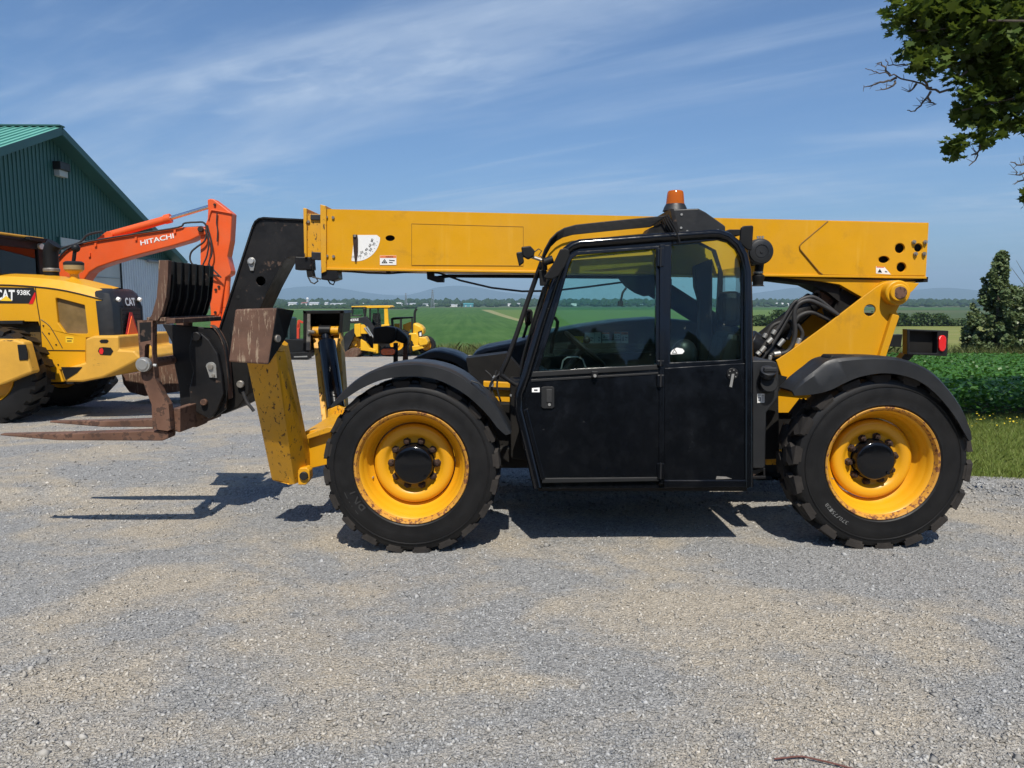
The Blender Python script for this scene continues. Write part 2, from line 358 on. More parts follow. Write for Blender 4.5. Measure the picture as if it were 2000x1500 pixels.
# ---- wheels (axis along y, outer face at local y = 0 towards the camera, centre plane at y = .185)
def tyre_mesh(num):
    b = B(); R0 = .592
    prof = [(.372, .050), (.392, .022), (.412, .010), (.416, .006), (.421, .006), (.425, .008), (.475, .001), (.515, .003), (.538, .008), (.541, .003), (.546, .003), (.549, .010), (.565, .013), (.592, .028), (.602, .055)]
    prof = prof + [(r, .37 - y) for r, y in reversed(prof)]
    b.lathe(prof, (0, 0, 0), (0, 1, 0), 72)
    return b.mesh('tyre', M['rubber'])
def tread_mesh(Ro=.626, N=20):
    b = B(); Ri = .590
    def P3(th, y, r): return Vector((r * math.cos(th), y, r * math.sin(th)))
    for side in (0, 1):
        for i in range(N):
            t0 = 2 * math.pi * (i + .5 * side) / N; w = 2 * math.pi / N
            out = [(0.00, .012), (.60, .012), (.70, .060), (.58, .105), (.80, .150), (.70, .192), (.12, .192), (.18, .150), (-.02, .105), (.10, .060)]
            loops = []
            for r_, k in ((Ri, 0), (Ro, 0)):
                loops.append([P3(t0 + a * w, y if not side else .37 - y, (r_ - (.012 if y < .02 and r_ > .6 else 0))) for a, y in out])
            # the lug foot runs down the shoulder
            n = len(out); vs = loops[0] + loops[1]
            b.add(vs, [list(range(n)), list(range(n, 2 * n))] + [[j, (j + 1) % n, (j + 1) % n + n, j + n] for j in range(n)])
            y0 = .012 if not side else .358; yy = .024 if not side else .346
            q = [P3(t0 + .06 * w, y0, .616), P3(t0 + .54 * w, y0, .616), P3(t0 + .54 * w, y0 + (.006 if not side else -.006), .560), P3(t0 + .06 * w, y0 + (.006 if not side else -.006), .560),
                 P3(t0 + .06 * w, .08 if not side else .29, .616), P3(t0 + .54 * w, .08 if not side else .29, .616), P3(t0 + .54 * w, .08 if not side else .29, .56), P3(t0 + .06 * w, .08 if not side else .29, .56)]
            b.add(q, [[0, 1, 2, 3], [4, 5, 6, 7], [0, 1, 5, 4], [1, 2, 6, 5], [2, 3, 7, 6], [3, 0, 4, 7]])
    return b.mesh('tread', M['tread'])
rim_b = B().lathe([(.372, .060), (.372, .045), (.358, .058), (.350, .088), (.346, .100), (.336, .112), (.330, .150), (.318, .178), (.296, .196), (.292, .260), (.30, .37), (.37, .37)], (0, 0, 0), (0, 1, 0), 72)
disc_b = B().lathe([(.288, .240), (.286, .176), (.276, .160), (.255, .152), (.225, .156), (.205, .168), (.192, .186), (.180, .192), (.09, .192)], (0, 0, 0), (0, 1, 0), 64)
lip_b = B().lathe([(.374, .062), (.386, .040), (.399, .022), (.403, .012), (.398, .006), (.386, .012), (.373, .046)], (0, 0, 0), (0, 1, 0), 72)
hub_b = B().lathe([(.142, .20), (.142, .125), (.136, .112), (.126, .106), (.110, .103), (.10, .100), (0, .100)], (0, 0, 0), (0, 1, 0), 40)
hub_b.cyl((.085, .104, -.085), (.085, .095, -.085), .012, n=10)
nut_b = B().lathe([(.030, .195), (.030, .186), (.024, .184), (.0215, .182), (.0215, .158), (.018, .154), (.011, .152), (.011, .140), (0, .140)], (0, 0, 0), (0, 1, 0), 6, smooth=False)
valve_b = B().cyl((0, .19, 0), (0, .13, 0), .005, n=6)
mesh_tyre, mesh_tread, mesh_tread_deep = tyre_mesh(0), tread_mesh(), tread_mesh(.640, 18)
mesh_rim, mesh_lip, mesh_disc = rim_b.mesh('rim', M['yellow_rim']), lip_b.mesh('rim_edge', M['rim_edge']), disc_b.mesh('wheel', M['yellow_rim'])
mesh_hub, mesh_nut, mesh_valve = hub_b.mesh('hub_cap', M['black']), nut_b.mesh('lug_nut', M['nut']), valve_b.mesh('valve', M['steel'])
def sub(name, me, parent, loc=(0, 0, 0), rot=(0, 0, 0)):
    o = bpy.data.objects.new(name, me); COL.objects.link(o); o.parent = parent; o.location = loc; o.rotation_euler = rot; return o
pf = px(803.5, 915, 5.10); pr = px(1723.5, 907.0, 5.10)
WZF, WZR = g(pf.x, 5.3) + .612, g(pr.x, 5.3) + .612
def wheel(x, z, far, spin, lettering=None, deep=False):
    w = sub('wheel', mesh_disc, T, Vector((x, YF if not far else YB, z)) - ROOT[T], (0, spin, math.pi if far else 0))
    sub('tyre', mesh_tyre, w); sub('tread', mesh_tread_deep if deep else mesh_tread, w); sub('rim', mesh_rim, w); sub('rim_edge', mesh_lip, w); sub('hub_cap', mesh_hub, w, rot=(0, -spin, 0))
    for i in range(10):
        a = 2 * math.pi * (i + .5) / 10 + math.pi / 2 - spin * 0
        sub('lug_nut', mesh_nut, w, (.166 * math.cos(a), 0, .166 * math.sin(a)), (0, random.uniform(0, 1), 0))
    sub('valve', mesh_valve, w, (-.297, .02, -.10))
    if lettering:
        for txt, bold, a0, r0, h, wd, mt, name in lettering:
            b = B(); n = len(txt)
            for i, ch in enumerate(txt):
                a = a0 - (i * wd) / (r0 + h / 2)
                e = Vector((math.cos(a), 0, math.sin(a))); k = Vector((math.sin(a), 0, -math.cos(a)))
                off = Vector((0, .0 if r0 > .43 else .004, 0))
                p = e * r0 - k * wd * .4 + off
                text_on(b, ch, p, p + k * wd * .8, p + e * h, bold)
            o = bpy.data.objects.new(name, b.mesh(name, mt)); COL.objects.link(o); o.parent = w
    return w
M['emboss'] = paint('raised_rubber_letters', (.030, .030, .030), .45, var=.1)
M['size_print'] = paint('pale_size_print', (.16, .16, .155), .7, var=.3, vscale=60)
for ch in 'BKT370/5-28': font_mesh(ch, .01); font_mesh(ch, .0)
wheel(pf.x, WZF, False, 0, [('BKT', .01, R(218), .425, .075, .062, M['emboss'], 'raised_lettering')])
wheel(pr.x, WZR, False, R(-8), [('370/75-28', .0, R(232), .468, .026, .024, M['size_print'], 'size_lettering')], True)
wheel(pf.x, WZF, True, .2); wheel(pr.x, WZR, True, .4)
# ---- axles, chassis and belly
for x, z in ((pf.x, WZF), (pr.x, WZR)):
    b = B().cyl((x, YF + .19, z), (x, YF + .42, z), .15, .13, 20).cyl((x, YF + .42, z), (x, YB - .42, z), .10, n=16).cyl((x, YB - .42, z), (x, YB - .19, z), .13, .15, 20)
    b.sphere((x, YC, z), .21, 16, 10).obox((x - .03, YF + .40, z + .02), (x - .03, YB - .40, z + .02), .16, .14)
    b.build('axle', M['underside'], T)
for y_ in (5.98, 6.46): B().box(pf.x - .40, pr.x + .35, y_, y_ + .12, .56, .94).build('chassis_rail', M['underside'], T, bevel=.006)
B().box(pf.x + .55, pr.x - .75, 5.90, 6.70, .42, .60).box(pf.x + .78, pr.x - .8, 6.55, 7.35, .46, 1.10).build('belly_tank', M['underside'], T, bevel=.02)
B().pp([(996, 748), (998, 895), (1060, 905), (1060, 750)], 5.55, .5).build('step_box', M['underside'], T, bevel=.01)
# ---- rear tower that carries the boom pivot
TW = 5.94
hole = circ(px(1699, 606, TW), .047, 20)
for y0 in (TW, 6.56):
    b = B()
    outer = [(1516, 704), (1560, 674), (1620, 630), (1680, 584), (1712, 560), (1724, 553), (1742, 549), (1770, 551), (1796, 553), (1784, 567), (1762, 586), (1751, 609), (1757, 618), (1728, 702), (1728, 760), (1700, 806), (1520, 806), (1520, 752), (1531, 747)]
    L = [px(a, c, TW) for a, c in outer]; sh = Vector((0, y0 - TW, 0))
    b.prism3([[p + sh for p in L], [p + sh for p in hole]], (0, .022, 0))
    b.build('tower_plate', M['yellow'], T, bevel=.004)
B().pp([(1744, 612), (1757, 617), (1729, 702), (1716, 702)], TW - .045, .70).build('tower_flange', M['yellow'], T, bevel=.006)
B().pp([(1520, 747), (1568, 752), (1720, 760), (1720, 770), (1568, 762), (1520, 757)], TW - .05, .05).build('tower_rib', M['yellow'], T, bevel=.004)
B().pp([(1560, 690), (1600, 660), (1660, 770), (1560, 790)], 6.1, .3).build('tower_core', M['underside'], T)
pc = px(1744, 572, TW)
piv = B().cyl(pc + Vector((0, -.085, 0)), pc + Vector((0, .75, 0)), .098, n=32).build('pivot_boss', M['yellow'], T, bevel=.012)
B().cyl(pc + Vector((-.006, -.115, .0)), pc + Vector((0, -.08, 0)), .068, n=28).build('pivot_cap', M['yellow'], piv, bevel=.008)
B().cyl(pc + Vector((-.006, -.124, 0)), pc + Vector((0, -.11, 0)), .048, n=24).build('pivot_pin', M['fork'], piv, bevel=.004)
B().cyl(px(1763, 575, TW) + Vector((0, -.02, 0)), px(1763, 575, TW), .012, n=8).build('grease_bolt', M['nut'], T)
# ---- boom
BY, BW = 6.06, .44
side = [(630, 408), (1814, 435), (1808, 541), (1700, 539), (630, 524)]
holes_px = [((1757, 485), .038, 1, 1), ((1793, 484), .032, 1, 1), ((1760, 522), .037, 1, 1), ((1726, 507), .044, .95, .62), ((762, 465), .038, 1, .62)]
hl = [circ(px(c[0], c[1], BY), r, 20, sx, sz) for c, r, sx, sz in holes_px]
boom = B().prism3([[px(a, c, BY) for a, c in side]] + hl, (0, .012, 0))
L = [px(a, c, BY) for a, c in side]
boom.prism3([[p + Vector((0, BW - .012, 0)) for p in L]], (0, .012, 0))
boom.prism3([[L[0] + Vector((0, .012, 0)), L[1] + Vector((0, .012, 0)), L[1] + Vector((0, .012, -.014)), L[0] + Vector((0, .012, -.014))]], (0, BW - .024, 0))
boom = boom.build('outer_boom', M['yellow'], T, bevel=.004)
B().prism3([[L[4] + Vector((0, -.016, .004)), L[2] + Vector((0, -.016, .004)), L[2] + Vector((0, -.016, -.014)), L[4] + Vector((0, -.016, -.014))]], (0, BW + .032, 0)).build('bottom_flange', M['yellow'], boom, bevel=.003)
B().prism3([[L[0] + Vector((.02, .05, -.02)), L[1] + Vector((-.02, .05, -.02)), L[2] + Vector((-.02, .05, .01)), L[4] + Vector((.02, .05, .01))]], (0, BW - .08, 0)).build('boom_shade_fill', M['underside'], boom)  # dark slab added so the hollow boom looks unlit through its holes
dbl = [(1617, 432), (1813, 437), (1807, 538), (1700, 538), (1607, 536), (1600, 531), (1563, 487), (1562, 480), (1566, 475)]
B().prism3([[px(a, c, BY - .008) for a, c in dbl]] + [circ(px(c[0], c[1], BY - .008), r + .006, 20, sx, sz) for c, r, sx, sz in holes_px[:4]], (0, .008, 0)).build('doubler_plate', M['yellow'], boom, bevel=.003)
B().pp([(804, 437), (1022, 443), (1022, 519), (804, 518)], BY - .0025, .003).build('patch_panel', M['yellow'], boom)
M['seam'] = paint('dirty_seam', (.24, .12, .012), .7, var=.3)
for a_, c_ in (((804, 437), (1022, 443)), ((1022, 443), (1022, 519)), ((1022, 519), (804, 518)), ((804, 518), (804, 437))): B().tube([px(*a_, BY - .003), px(*c_, BY - .003)], .0019, 6).build('panel_seam', M['seam'], boom)
B().tube([px(a_, c_, BY - .008) for a_, c_ in ((1617, 432), (1566, 475), (1562, 480), (1563, 487), (1600, 531), (1607, 536))], .005, 6).build('weld_bead', M['seam'], boom)
B().pp([(1806, 541), (1813, 541), (1812, 551), (1804, 550)], BY - .01, .46).build('end_stop', M['underside'], boom)
for (u, v) in ((1784, 473), (1806, 473), (1787, 496), (1804, 496)):
    p = px(u, v, BY - .008); B().cyl(p, p + Vector((0, -.016, 0)), .017, n=6).cyl(p + Vector((0, -.016, 0)), p + Vector((0, -.026, 0)), .009, n=8).build('bolt', M['zinc'], boom)
for u, v in ((638, 424), (651, 425), (639, 500), (652, 501)):
    p = px(u, v, BY); B().cyl(p, p + Vector((0, -.014, 0)), .012, n=6).build('bolt', M['zinc'], boom)
B().pp([(625, 399), (637, 402), (637, 530), (627, 534)], BY - .03, .52).build('boom_collar', M['yellow_worn'], boom, bevel=.004)
B().pp([(1520, 541), (1790, 549), (1740, 575), (1700, 590), (1640, 556), (1600, 549)], BY + .01, BW - .02).build('boom_foot', M['yellow'], T, bevel=.004)
B().pp([(1466, 541), (1640, 545), (1640, 590), (1618, 572), (1585, 556), (1520, 548), (1466, 549)], BY + .06, .3).build('under_beam', M['underside'], T)
B().pp([(1645, 560), (1690, 590), (1672, 614), (1640, 640), (1628, 606)], BY + .08, .22).build('cylinder_lug', M['underside'], T)
# inner section, its collar and wear pads
sec2 = B().pp([(596, 417), (632, 419), (632, 503), (596, 502)], BY + .03, BW - .06).build('second_boom', M['yellow_worn'], T, bevel=.003)
B().pp([(592, 406), (599, 407), (599, 502), (594, 503)], BY + .005, .44).build('boom_collar', M['yellow_worn'], sec2, bevel=.004)
for a in ([(606, 419), (630, 419), (630, 430), (606, 429)], [(608, 492), (632, 493), (632, 508), (608, 507)]):
    B().pp(a, BY + .012, .06).build('wear_pad', M['grey_plastic'], sec2, bevel=.004)
p = px(603, 433, BY + .03); B().cyl(p, p + Vector((0, -.014, 0)), .012, n=6).build('bolt', M['zinc'], sec2)
# black gooseneck
GY, GW = 6.12, .30
neck = [(596, 428), (552, 426), (516, 424), (506, 426), (498, 432), (493, 442), (480, 482), (463, 535), (446, 588), (431, 634), (420, 672), (420, 740), (440, 790), (478, 760), (488, 690), (504, 612), (528, 560), (553, 513), (560, 504), (570, 500), (596, 502)]
gn = B().prism3([[px(a, c, GY) for a, c in neck], circ(px(509, 549, GY), .038, 20)], (0, .02, 0))
gn.prism3([[px(a, c, GY) + Vector((0, GW - .02, 0)) for a, c in neck]], (0, .02, 0))
def strip(b, pts, y0, y1, th):
    """flat bar bent along a line of points in the xz plane"""
    n = len(pts)
    for i in range(n - 1):
        a, c = pts[i], pts[i + 1]; d = (c - a).normalized(); k = Vector((-d.z, 0, d.x)) * th
        b.add([Vector((q.x, y, q.z)) for q in (a, c, c + k, a + k) for y in (y0, y1)], [[0, 2, 4, 6], [1, 3, 5, 7], [0, 2, 3, 1], [2, 4, 5, 3], [4, 6, 7, 5], [6, 0, 1, 7]])
    return b
gn = gn.build('gooseneck', M['black_worn'], T, bevel=.004)
strip(B(), [px(a, c, GY) for a, c in neck[:12]], GY - .016, GY + GW + .016, .012).build('neck_edge', M['black_worn'], gn)
strip(B(), [px(a, c, GY) for a, c in neck[14:21]], GY - .016, GY + GW + .016, .010).build('neck_edge', M['black_worn'], gn)
B().pp([(500, 440), (590, 440), (540, 500), (470, 660), (440, 660)], GY + .12, .02).build('neck_web', M['underside'], gn)
p = px(492, 511, GY)
lk = B().prism3([circ(p + Vector((0, -.014, 0)), .034, 18)], (0, .014, 0)).prism3([[p + Vector((-.033, -.013, 0)), p + Vector((.033, -.013, 0)), p + Vector((.015, -.013, -.075)), p + Vector((-.012, -.013, -.075))]], (0, .012, 0)).cyl(p + Vector((0, -.03, .004)), p, .024, n=16)
lk.build('pin_keeper', M['steel'], gn, bevel=.003)
p = px(465, 580, GY); B().cyl(p + Vector((0, -.004, 0)), p, .014, n=12).build('plug', M['ink'], gn)
# sensor boxes and cable below the neck
b = B().pp([(576, 501), (607, 502), (609, 527), (576, 527)], GY - .03, .14).build('sensor_box', M['black_worn'], T, bevel=.008)
B().pp([(598, 527), (609, 526), (612, 541), (600, 541)], GY - .02, .08).build('bracket', M['underside'], b)
b = B().pp([(627, 526), (659, 527), (661, 545), (648, 549), (627, 546)], BY - .01, .16).build('sensor_box', M['black_worn'], T, bevel=.008)
B().tube([px(a, c, BY + .02) for a, c in ((602, 541), (607, 551), (614, 554), (621, 549), (618, 543), (610, 541), (627, 545))], .006).tube([px(a, c, BY + .02) for a, c in ((640, 546), (645, 554), (651, 556), (654, 550), (648, 548))], .006).build('cable', M['hose'], b)
# hoses and hangers under the boom
B().tube([px(a, c, BY + .1) for a, c in ((640, 525), (680, 530), (720, 533), (760, 534), (800, 531), (834, 529), (860, 534), (900, 548), (960, 562), (1020, 569), (1080, 568), (1150, 560), (1240, 548))], .008).build('boom_cable', M['hose'], T)
for u in (757, 778): B().pp([(u - 3, 525), (u + 4, 525), (u + 4, 533), (u - 3, 533)], BY + .08, .05).build('cable_clip', M['underside'], T)
B().pp([(833, 529), (846, 529), (846, 538), (866, 541), (866, 551), (852, 551), (834, 545)], BY + .05, .12).build('rod_bracket', M['underside'], T, bevel=.006)
B().tube([px(a, c, BY + .1) for a, c in ((848, 543), (862, 541), (876, 539), (1040, 540), (1300, 542))], .014).build('lock_rod', M['underside'], T)
# ---- angle gauge, stickers and marks on the boom
GQ = BY - .0015; gc = px(694, 461, BY)
arc = [px(692, 459, GQ), px(736, 459, GQ)] + [gc + Vector((.200 * math.cos(R(a)), 0, .200 * math.sin(R(a)))) for a in range(-4, -101, -6)]
arc = [Vector((q.x, GQ, q.z)) for q in arc]
ga = B().prism3([arc], (0, .0012, 0)).build('angle_gauge', M['white'], T)
b = B()
for i, t_ in enumerate(('-10', '10', '20', '30', '40', '50', '60', '70', '80')):
    val = int(t_); a = R(-90 + val * .92 + 2); rr = .162 if i % 2 == 1 else .138
    if val == -10: rr = .165
    e = Vector((math.cos(a), 0, math.sin(a))); k = Vector((-e.z, 0, e.x)); up = -e
    c = gc + e * rr; c.y = GQ
    hh, ww = .019, .027
    text_on(b, t_, c - e * -ww * .0 - k * ww / 2 + e * hh / 2, c + k * ww / 2 + e * hh / 2, c - k * ww / 2 - e * hh / 2, .01, (0, -.0012, 0))
    c2 = gc + e * .176; c2.y = GQ - .0012; b.add([c2 - k * .001, c2 + k * .001, c2 + k * .001 + e * .012, c2 - k * .001 + e * .012], [[0, 1, 2, 3]])
b.build('gauge_numbers', M['ink'], ga)
pt = gc + Vector((0, -.012, 0))
B().prism3([[pt + Vector(q) for q in ((-.018, 0, .010), (.018, 0, .010), (.022, 0, -.02), (.020, 0, -.12), (.006, 0, -.205), (-.006, 0, -.205), (-.014, 0, -.12), (-.018, 0, -.02))]], (0, .006, 0)).build('gauge_pointer', M['nut'], ga, bevel=.001)
B().cyl(pt + Vector((0, -.012, 0)), pt, .011, n=8).build('bolt', M['zinc'], ga)
def sticker(parent, u0, v0, u1, v1, Y, head=True, tri=True, name='warning_sticker', n_lines=2):
    st = B().pp([(u0, v0), (u1, v0), (u1, v1), (u0, v1)], Y, .001).build(name, M['white'], parent)
    if head:
        hv = v0 + (v1 - v0) * .25
        o = B().pp([(u0 + .3, v0 + .3), (u1 - .3, v0 + .3), (u1 - .3, hv), (u0 + .3, hv)], ((Y[0] - .001, Y[1]) if isinstance(Y, tuple) else Y - .001), .0006).build('header', M['orange_ink'], st)
    b = B(); Y2 = (Y[0] - .0018, Y[1]) if isinstance(Y, tuple) else Y - .0018
    if head:
        text_on(b, 'WARNING', px(u0 + (u1 - u0) * .34, hv - .8, Y2), px(u0 + (u1 - u0) * .8, hv - .8, Y2), px(u0 + (u1 - u0) * .34, v0 + 1.4, Y2), .02, (0, 0, 0))
    w = u1 - u0; h = v1 - v0
    if tri:
        a = [(u0 + w * .10, v1 - h * .20), (u0 + w * .46, v1 - h * .20), (u0 + w * .28, v0 + h * .36)]; c = [(u0 + w * .17, v1 - h * .26), (u0 + w * .39, v1 - h * .26), (u0 + w * .28, v0 + h * .48)]
        b.prism3([[px(*q, Y2) for q in a], [px(*q, Y2) for q in c]], (0, .0004, 0))
        b.pp([(u0 + w * .25, v0 + h * .60), (u0 + w * .31, v0 + h * .60), (u0 + w * .33, v1 - h * .3), (u0 + w * .24, v1 - h * .3)], Y2, .0004)
    for i in range(n_lines):
        vv = v0 + h * (.45 + .22 * i); b.pp([(u0 + w * .56, vv), (u0 + w * (.9 - .12 * i), vv + h * .05), (u0 + w * (.9 - .12 * i), vv + h * .13), (u0 + w * .56, vv + h * .08)], Y2, .0004)
    b.build('print', M['ink'], st); return st
sticker(T, 742, 499, 774, 517.5, BY - .0035)
st = B().pp([(1711, 520), (1727, 521), (1734, 529), (1740, 536), (1711, 534)], BY - .0095, .001).build('torn_sticker', M['white'], T)
B().pp([(1714, 532), (1723, 532.5), (1718.5, 525)], BY - .0105, .0006).pp([(1729, 529), (1734, 531), (1731, 532), (1728, 531)], BY - .0105, .0006).build('print', M['ink'], st)
B().pp([(1712, 520), (1727, 521), (1727, 523), (1712, 522.5)], BY - .0105, .0006).build('header', M['orange_ink'], st)
# ---- lift cylinders and hoses between cab and tower
def ram(p0, p1, r, rod, name, frac=.6, mat='underside'):
    p0, p1 = Vector(p0), Vector(p1); m = p0.lerp(p1, frac)
    o = B().cyl(p0, m, r, n=20).cyl(m - (p1 - p0).normalized() * .05, m + (p1 - p0).normalized() * .02, r * 1.12, n=20).build(name, M[mat], T, bevel=.006)
    B().cyl(m, p1, rod, n=16).build('piston_rod', M['chrome'], o); return o
ram(px(1480, 672, 6.28), px(1612, 570, 6.28), .075, .045, 'lift_cylinder', .80)
ram(px(1520, 712, 6.2), px(1262, 548, 6.2), .085, .05, 'compensating_cylinder', .93)
B().pp([(1468, 690), (1480, 672), (1604, 560), (1625, 575), (1560, 640), (1500, 700)], 6.40, .03).build('cylinder_guard', M['underside'], T)
B().cyl(px(1458, 668, 6.12), px(1522, 708, 6.12), .115, n=24).build('hydraulic_drum', M['black_worn'], T, bevel=.01)
for pts, r, Y in (
    (((1470, 706), (1482, 690), (1497, 668), (1520, 640), (1537, 612), (1548, 594), (1556, 587)), .013, 5.95),
    (((1488, 700), (1510, 670), (1528, 640), (1545, 610), (1555, 594), (1567, 584), (1585, 580), (1600, 586), (1616, 598), (1640, 618)), .016, 5.98),
    (((1504, 700), (1508, 693), (1525, 691), (1540, 685), (1550, 668), (1553, 645), (1551, 620), (1553, 604), (1562, 592), (1580, 587), (1600, 594), (1625, 608), (1640, 618)), .018, 5.96),
    (((1553, 628), (1560, 618), (1575, 611), (1590, 611), (1608, 619), (1626, 627)), .018, 6.0),
    (((1557, 634), (1565, 645), (1567, 656), (1562, 668), (1558, 674)), .016, 6.0),
    (((1497, 656), (1503, 644), (1512, 634), (1530, 628), (1545, 628)), .015, 6.06),
    (((1538, 663), (1545, 650), (1547, 636), (1543, 630)), .015, 6.05)):
    P = [px(a, c, Y) for a, c in pts]; Q = []
    for i in range(len(P) - 1):
        p0, p1, p2, p3 = P[max(i - 1, 0)], P[i], P[i + 1], P[min(i + 2, len(P) - 1)]
        for k in range(5):
            t = k / 5; Q.append(.5 * ((2 * p1) + (p2 - p0) * t + (2 * p0 - 5 * p1 + 4 * p2 - p3) * t * t + (3 * p1 - p0 - 3 * p2 + p3) * t ** 3))
    Q.append(P[-1]); h = B().tube(Q, r, 10).build('hydraulic_hose', M['hose'], T)
for a, c, Y, r in (((1486, 687), (1494, 677), 5.94, .019), ((1499, 670), (1508, 661), 5.94, .020), ((1520, 676), (1531, 663), 6.03, .020), ((1509, 653), (1514, 645), 5.94, .018), ((1511, 692), (1524, 690), 5.95, .021), ((1503, 703), (1505, 694), 5.95, .015), ((1558, 672), (1562, 661), 5.99, .02), ((1492, 660), (1497, 652), 6.05, .018), ((1479, 693), (1484, 688), 5.94, .022)):
    B().cyl(px(*a, Y), px(*c, Y), r, n=12).build('hose_fitting', M['steel'], T, bevel=.003)
B().pp([(1550, 672), (1568, 670), (1566, 682), (1552, 690)], 5.97, .05).build('valve_block', M['yellow_worn'], T, bevel=.004)
B().pp([(1600, 566), (1612, 562), (1630, 590), (1618, 600), (1606, 585)], 6.20, .1).build('hose_bracket', M['fork'], T)
# ---- cab
CY = (5.03, .18)                       # cab side leans inwards
def cyo(d): return (CY[0] + d, CY[1])
out_ = [(1050, 955), (1029, 868), (1012, 800), (1012, 770), (1024, 738), (1052, 640), (1083, 548), (1097, 503), (1104, 489), (1116, 479), (1130, 474), (1386, 455), (1404, 455), (1424, 461), (1442, 476), (1455, 498), (1461, 528), (1464, 700), (1464, 953)]
dwin = [(1052, 724), (1082, 624), (1113, 515), (1118, 505), (1128, 498), (1281, 486), (1281, 712)]
rwin = [(1309, 708), (1312, 478), (1404, 469), (1422, 474), (1437, 487), (1446, 505), (1449, 528), (1447, 702)]
cab = B().prism3([[px(a, c, CY) for a, c in out_], [px(a, c, CY) for a, c in dwin], [px(a, c, CY) for a, c in rwin]], (0, .045, 0)).build('cab_side', M['black'], T, bevel=.006)
rail = [(1050, 953), (1030, 868), (1013, 800), (1013, 770), (1026, 736), (1054, 640), (1084, 548), (1099, 503), (1107, 489), (1118, 481), (1132, 476), (1200, 471), (1300, 463), (1386, 457), (1404, 457), (1422, 463), (1440, 478), (1452, 499), (1459, 528), (1461, 600), (1462, 700), (1462, 951)]
B().tube([px(a, c, cyo(-.012)) for a, c in rail], .032, 12).build('roll_bar', M['black'], cab)
# front door leaf with glass, sill rails, handle and hinges
d_out = [(1056, 938), (1036, 850), (1024, 800), (1026, 762), (1040, 727), (1074, 628), (1106, 512), (1112, 500), (1126, 491), (1288, 480), (1290, 936)]
door = B().prism3([[px(a, c, cyo(-.016)) for a, c in d_out], [px(a, c, cyo(-.016)) for a, c in dwin]], (0, .014, 0)).build('front_door', M['black'], T, bevel=.005)
B().pp([(a + (2 if a < 1100 else -2) * -1, c) for a, c in dwin], cyo(.012), .005).build('glass', M['glass'], door)
B().pp([(1040, 726), (1286, 712), (1286, 722), (1037, 737)], cyo(-.026), .012).build('window_sill_rail', M['interior'], door, bevel=.005)
B().pp([(1037, 741), (1286, 727), (1286, 731), (1037, 746)], cyo(-.022), .007).build('press_line', M['interior'], door, bevel=.003)
B().pp([(1060, 934), (1286, 932), (1288, 940), (1058, 944)], cyo(-.030), .016).build('door_bottom_rail', M['interior'], door, bevel=.005)
B().obox(px(1026, 800, cyo(-.02)), px(1061, 936, cyo(-.02)), .03, .03, (0, 1, 0)).build('door_edge_rail', M['black'], door, bevel=.004)
hd = B().pp([(1057, 757), (1062, 755), (1080, 755), (1083, 758), (1083, 795), (1079, 798), (1061, 798), (1057, 795)], cyo(-.030), .014).build('door_handle', M['interior'], door, bevel=.004)
B().pp([(1067, 760), (1078, 760), (1078, 786), (1067, 786)], cyo(-.036), .006).build('handle_grip', M['ink'], hd, bevel=.002)
p = px(1073, 790, cyo(-.03)); B().cyl(p + Vector((0, -.008, 0)), p, .010, n=12).build('key_lock', M['steel'], hd)
st = B().pp([(1039, 758), (1054, 757), (1054, 766), (1039, 766)], cyo(-.0175), .001).build('id_sticker', M['white'], door)
B().pp([(1043, 760.5), (1050, 760.5), (1050, 763.5), (1043, 763.5)], cyo(-.0185), .0006).build('print', M['ink'], st)
p = px(1161, 732, cyo(-.03)); lt = B().box(p.x - .022, p.x + .022, p.y - .02, p.y + .03, p.z - .016, p.z + .026).build('window_latch', M['black_worn'], door, bevel=.004)
B().cyl(p + Vector((0, -.038, -.004)), p + Vector((0, -.02, -.004)), .011, n=12).build('latch_knob', M['steel'], lt)
# centre post, hinges, rear panel
B().pp([(1283, 480), (1309, 478), (1306, 948), (1285, 948)], cyo(-.008), .05).build('centre_post', M['black'], T, bevel=.005)
B().pp([(1289, 478), (1299, 477), (1296, 945), (1287, 945)], cyo(-.032), .03).build('hinge_strip', M['black'], T, bevel=.004)
for v0, v1 in ((484, 520), (704, 714), (732, 755), (905, 935)):
    h = B().pp([(1284, v0), (1298, v0), (1297, v1), (1284, v1)], cyo(-.044), .018).build('hinge', M['black'], T, bevel=.004)
    B().cyl(px(1291, v0 - 1, cyo(-.05)), px(1290, v1 + 1, cyo(-.05)), .007, n=10).build('hinge_pin', M['black_worn'], h)
rp = B().pp([(1298, 719), (1456, 709), (1457, 946), (1297, 946)], cyo(-.014), .012).build('rear_side_panel', M['black'], T, bevel=.004)
B().pp([(a, c) for a, c in rwin], cyo(.012), .005).build('rear_glass', M['glass'], T)
B().pp([(1297, 938), (1458, 938), (1459, 952), (1297, 953)], cyo(-.035), .03).build('panel_rail', M['black'], rp, bevel=.005)
p = px(1430, 730, cyo(-.014)); lc = B().cyl(p + Vector((0, -.014, 0)), p, .042, n=24).build('lock_rosette', M['black_worn'], rp, bevel=.003)
for i in range(6):
    a = i * math.pi / 3 + .3; q = p + Vector((.028 * math.cos(a), -.018, .028 * math.sin(a))); B().cyl(q, q + Vector((0, .006, 0)), .0045, n=8).build('screw', M['steel'], lc)
B().prism3([[p + Vector(q) for q in ((-.008, -.02, 0), (.010, -.02, .002), (-.004, -.02, -.095), (-.022, -.02, -.09))]], (0, .004, 0)).build('key_tag', M['steel'], lc)
B().pp([(1400, 930), (1418, 931), (1430, 935), (1398, 936)], cyo(-.0165), .001).build('scrape', M['zinc'], rp)
st = B().pp([(1310, 689), (1313, 684), (1322, 679), (1333, 681), (1337, 686), (1333, 691), (1310, 692)], cyo(.0095), .001).build('torn_sticker', M['white'], T)
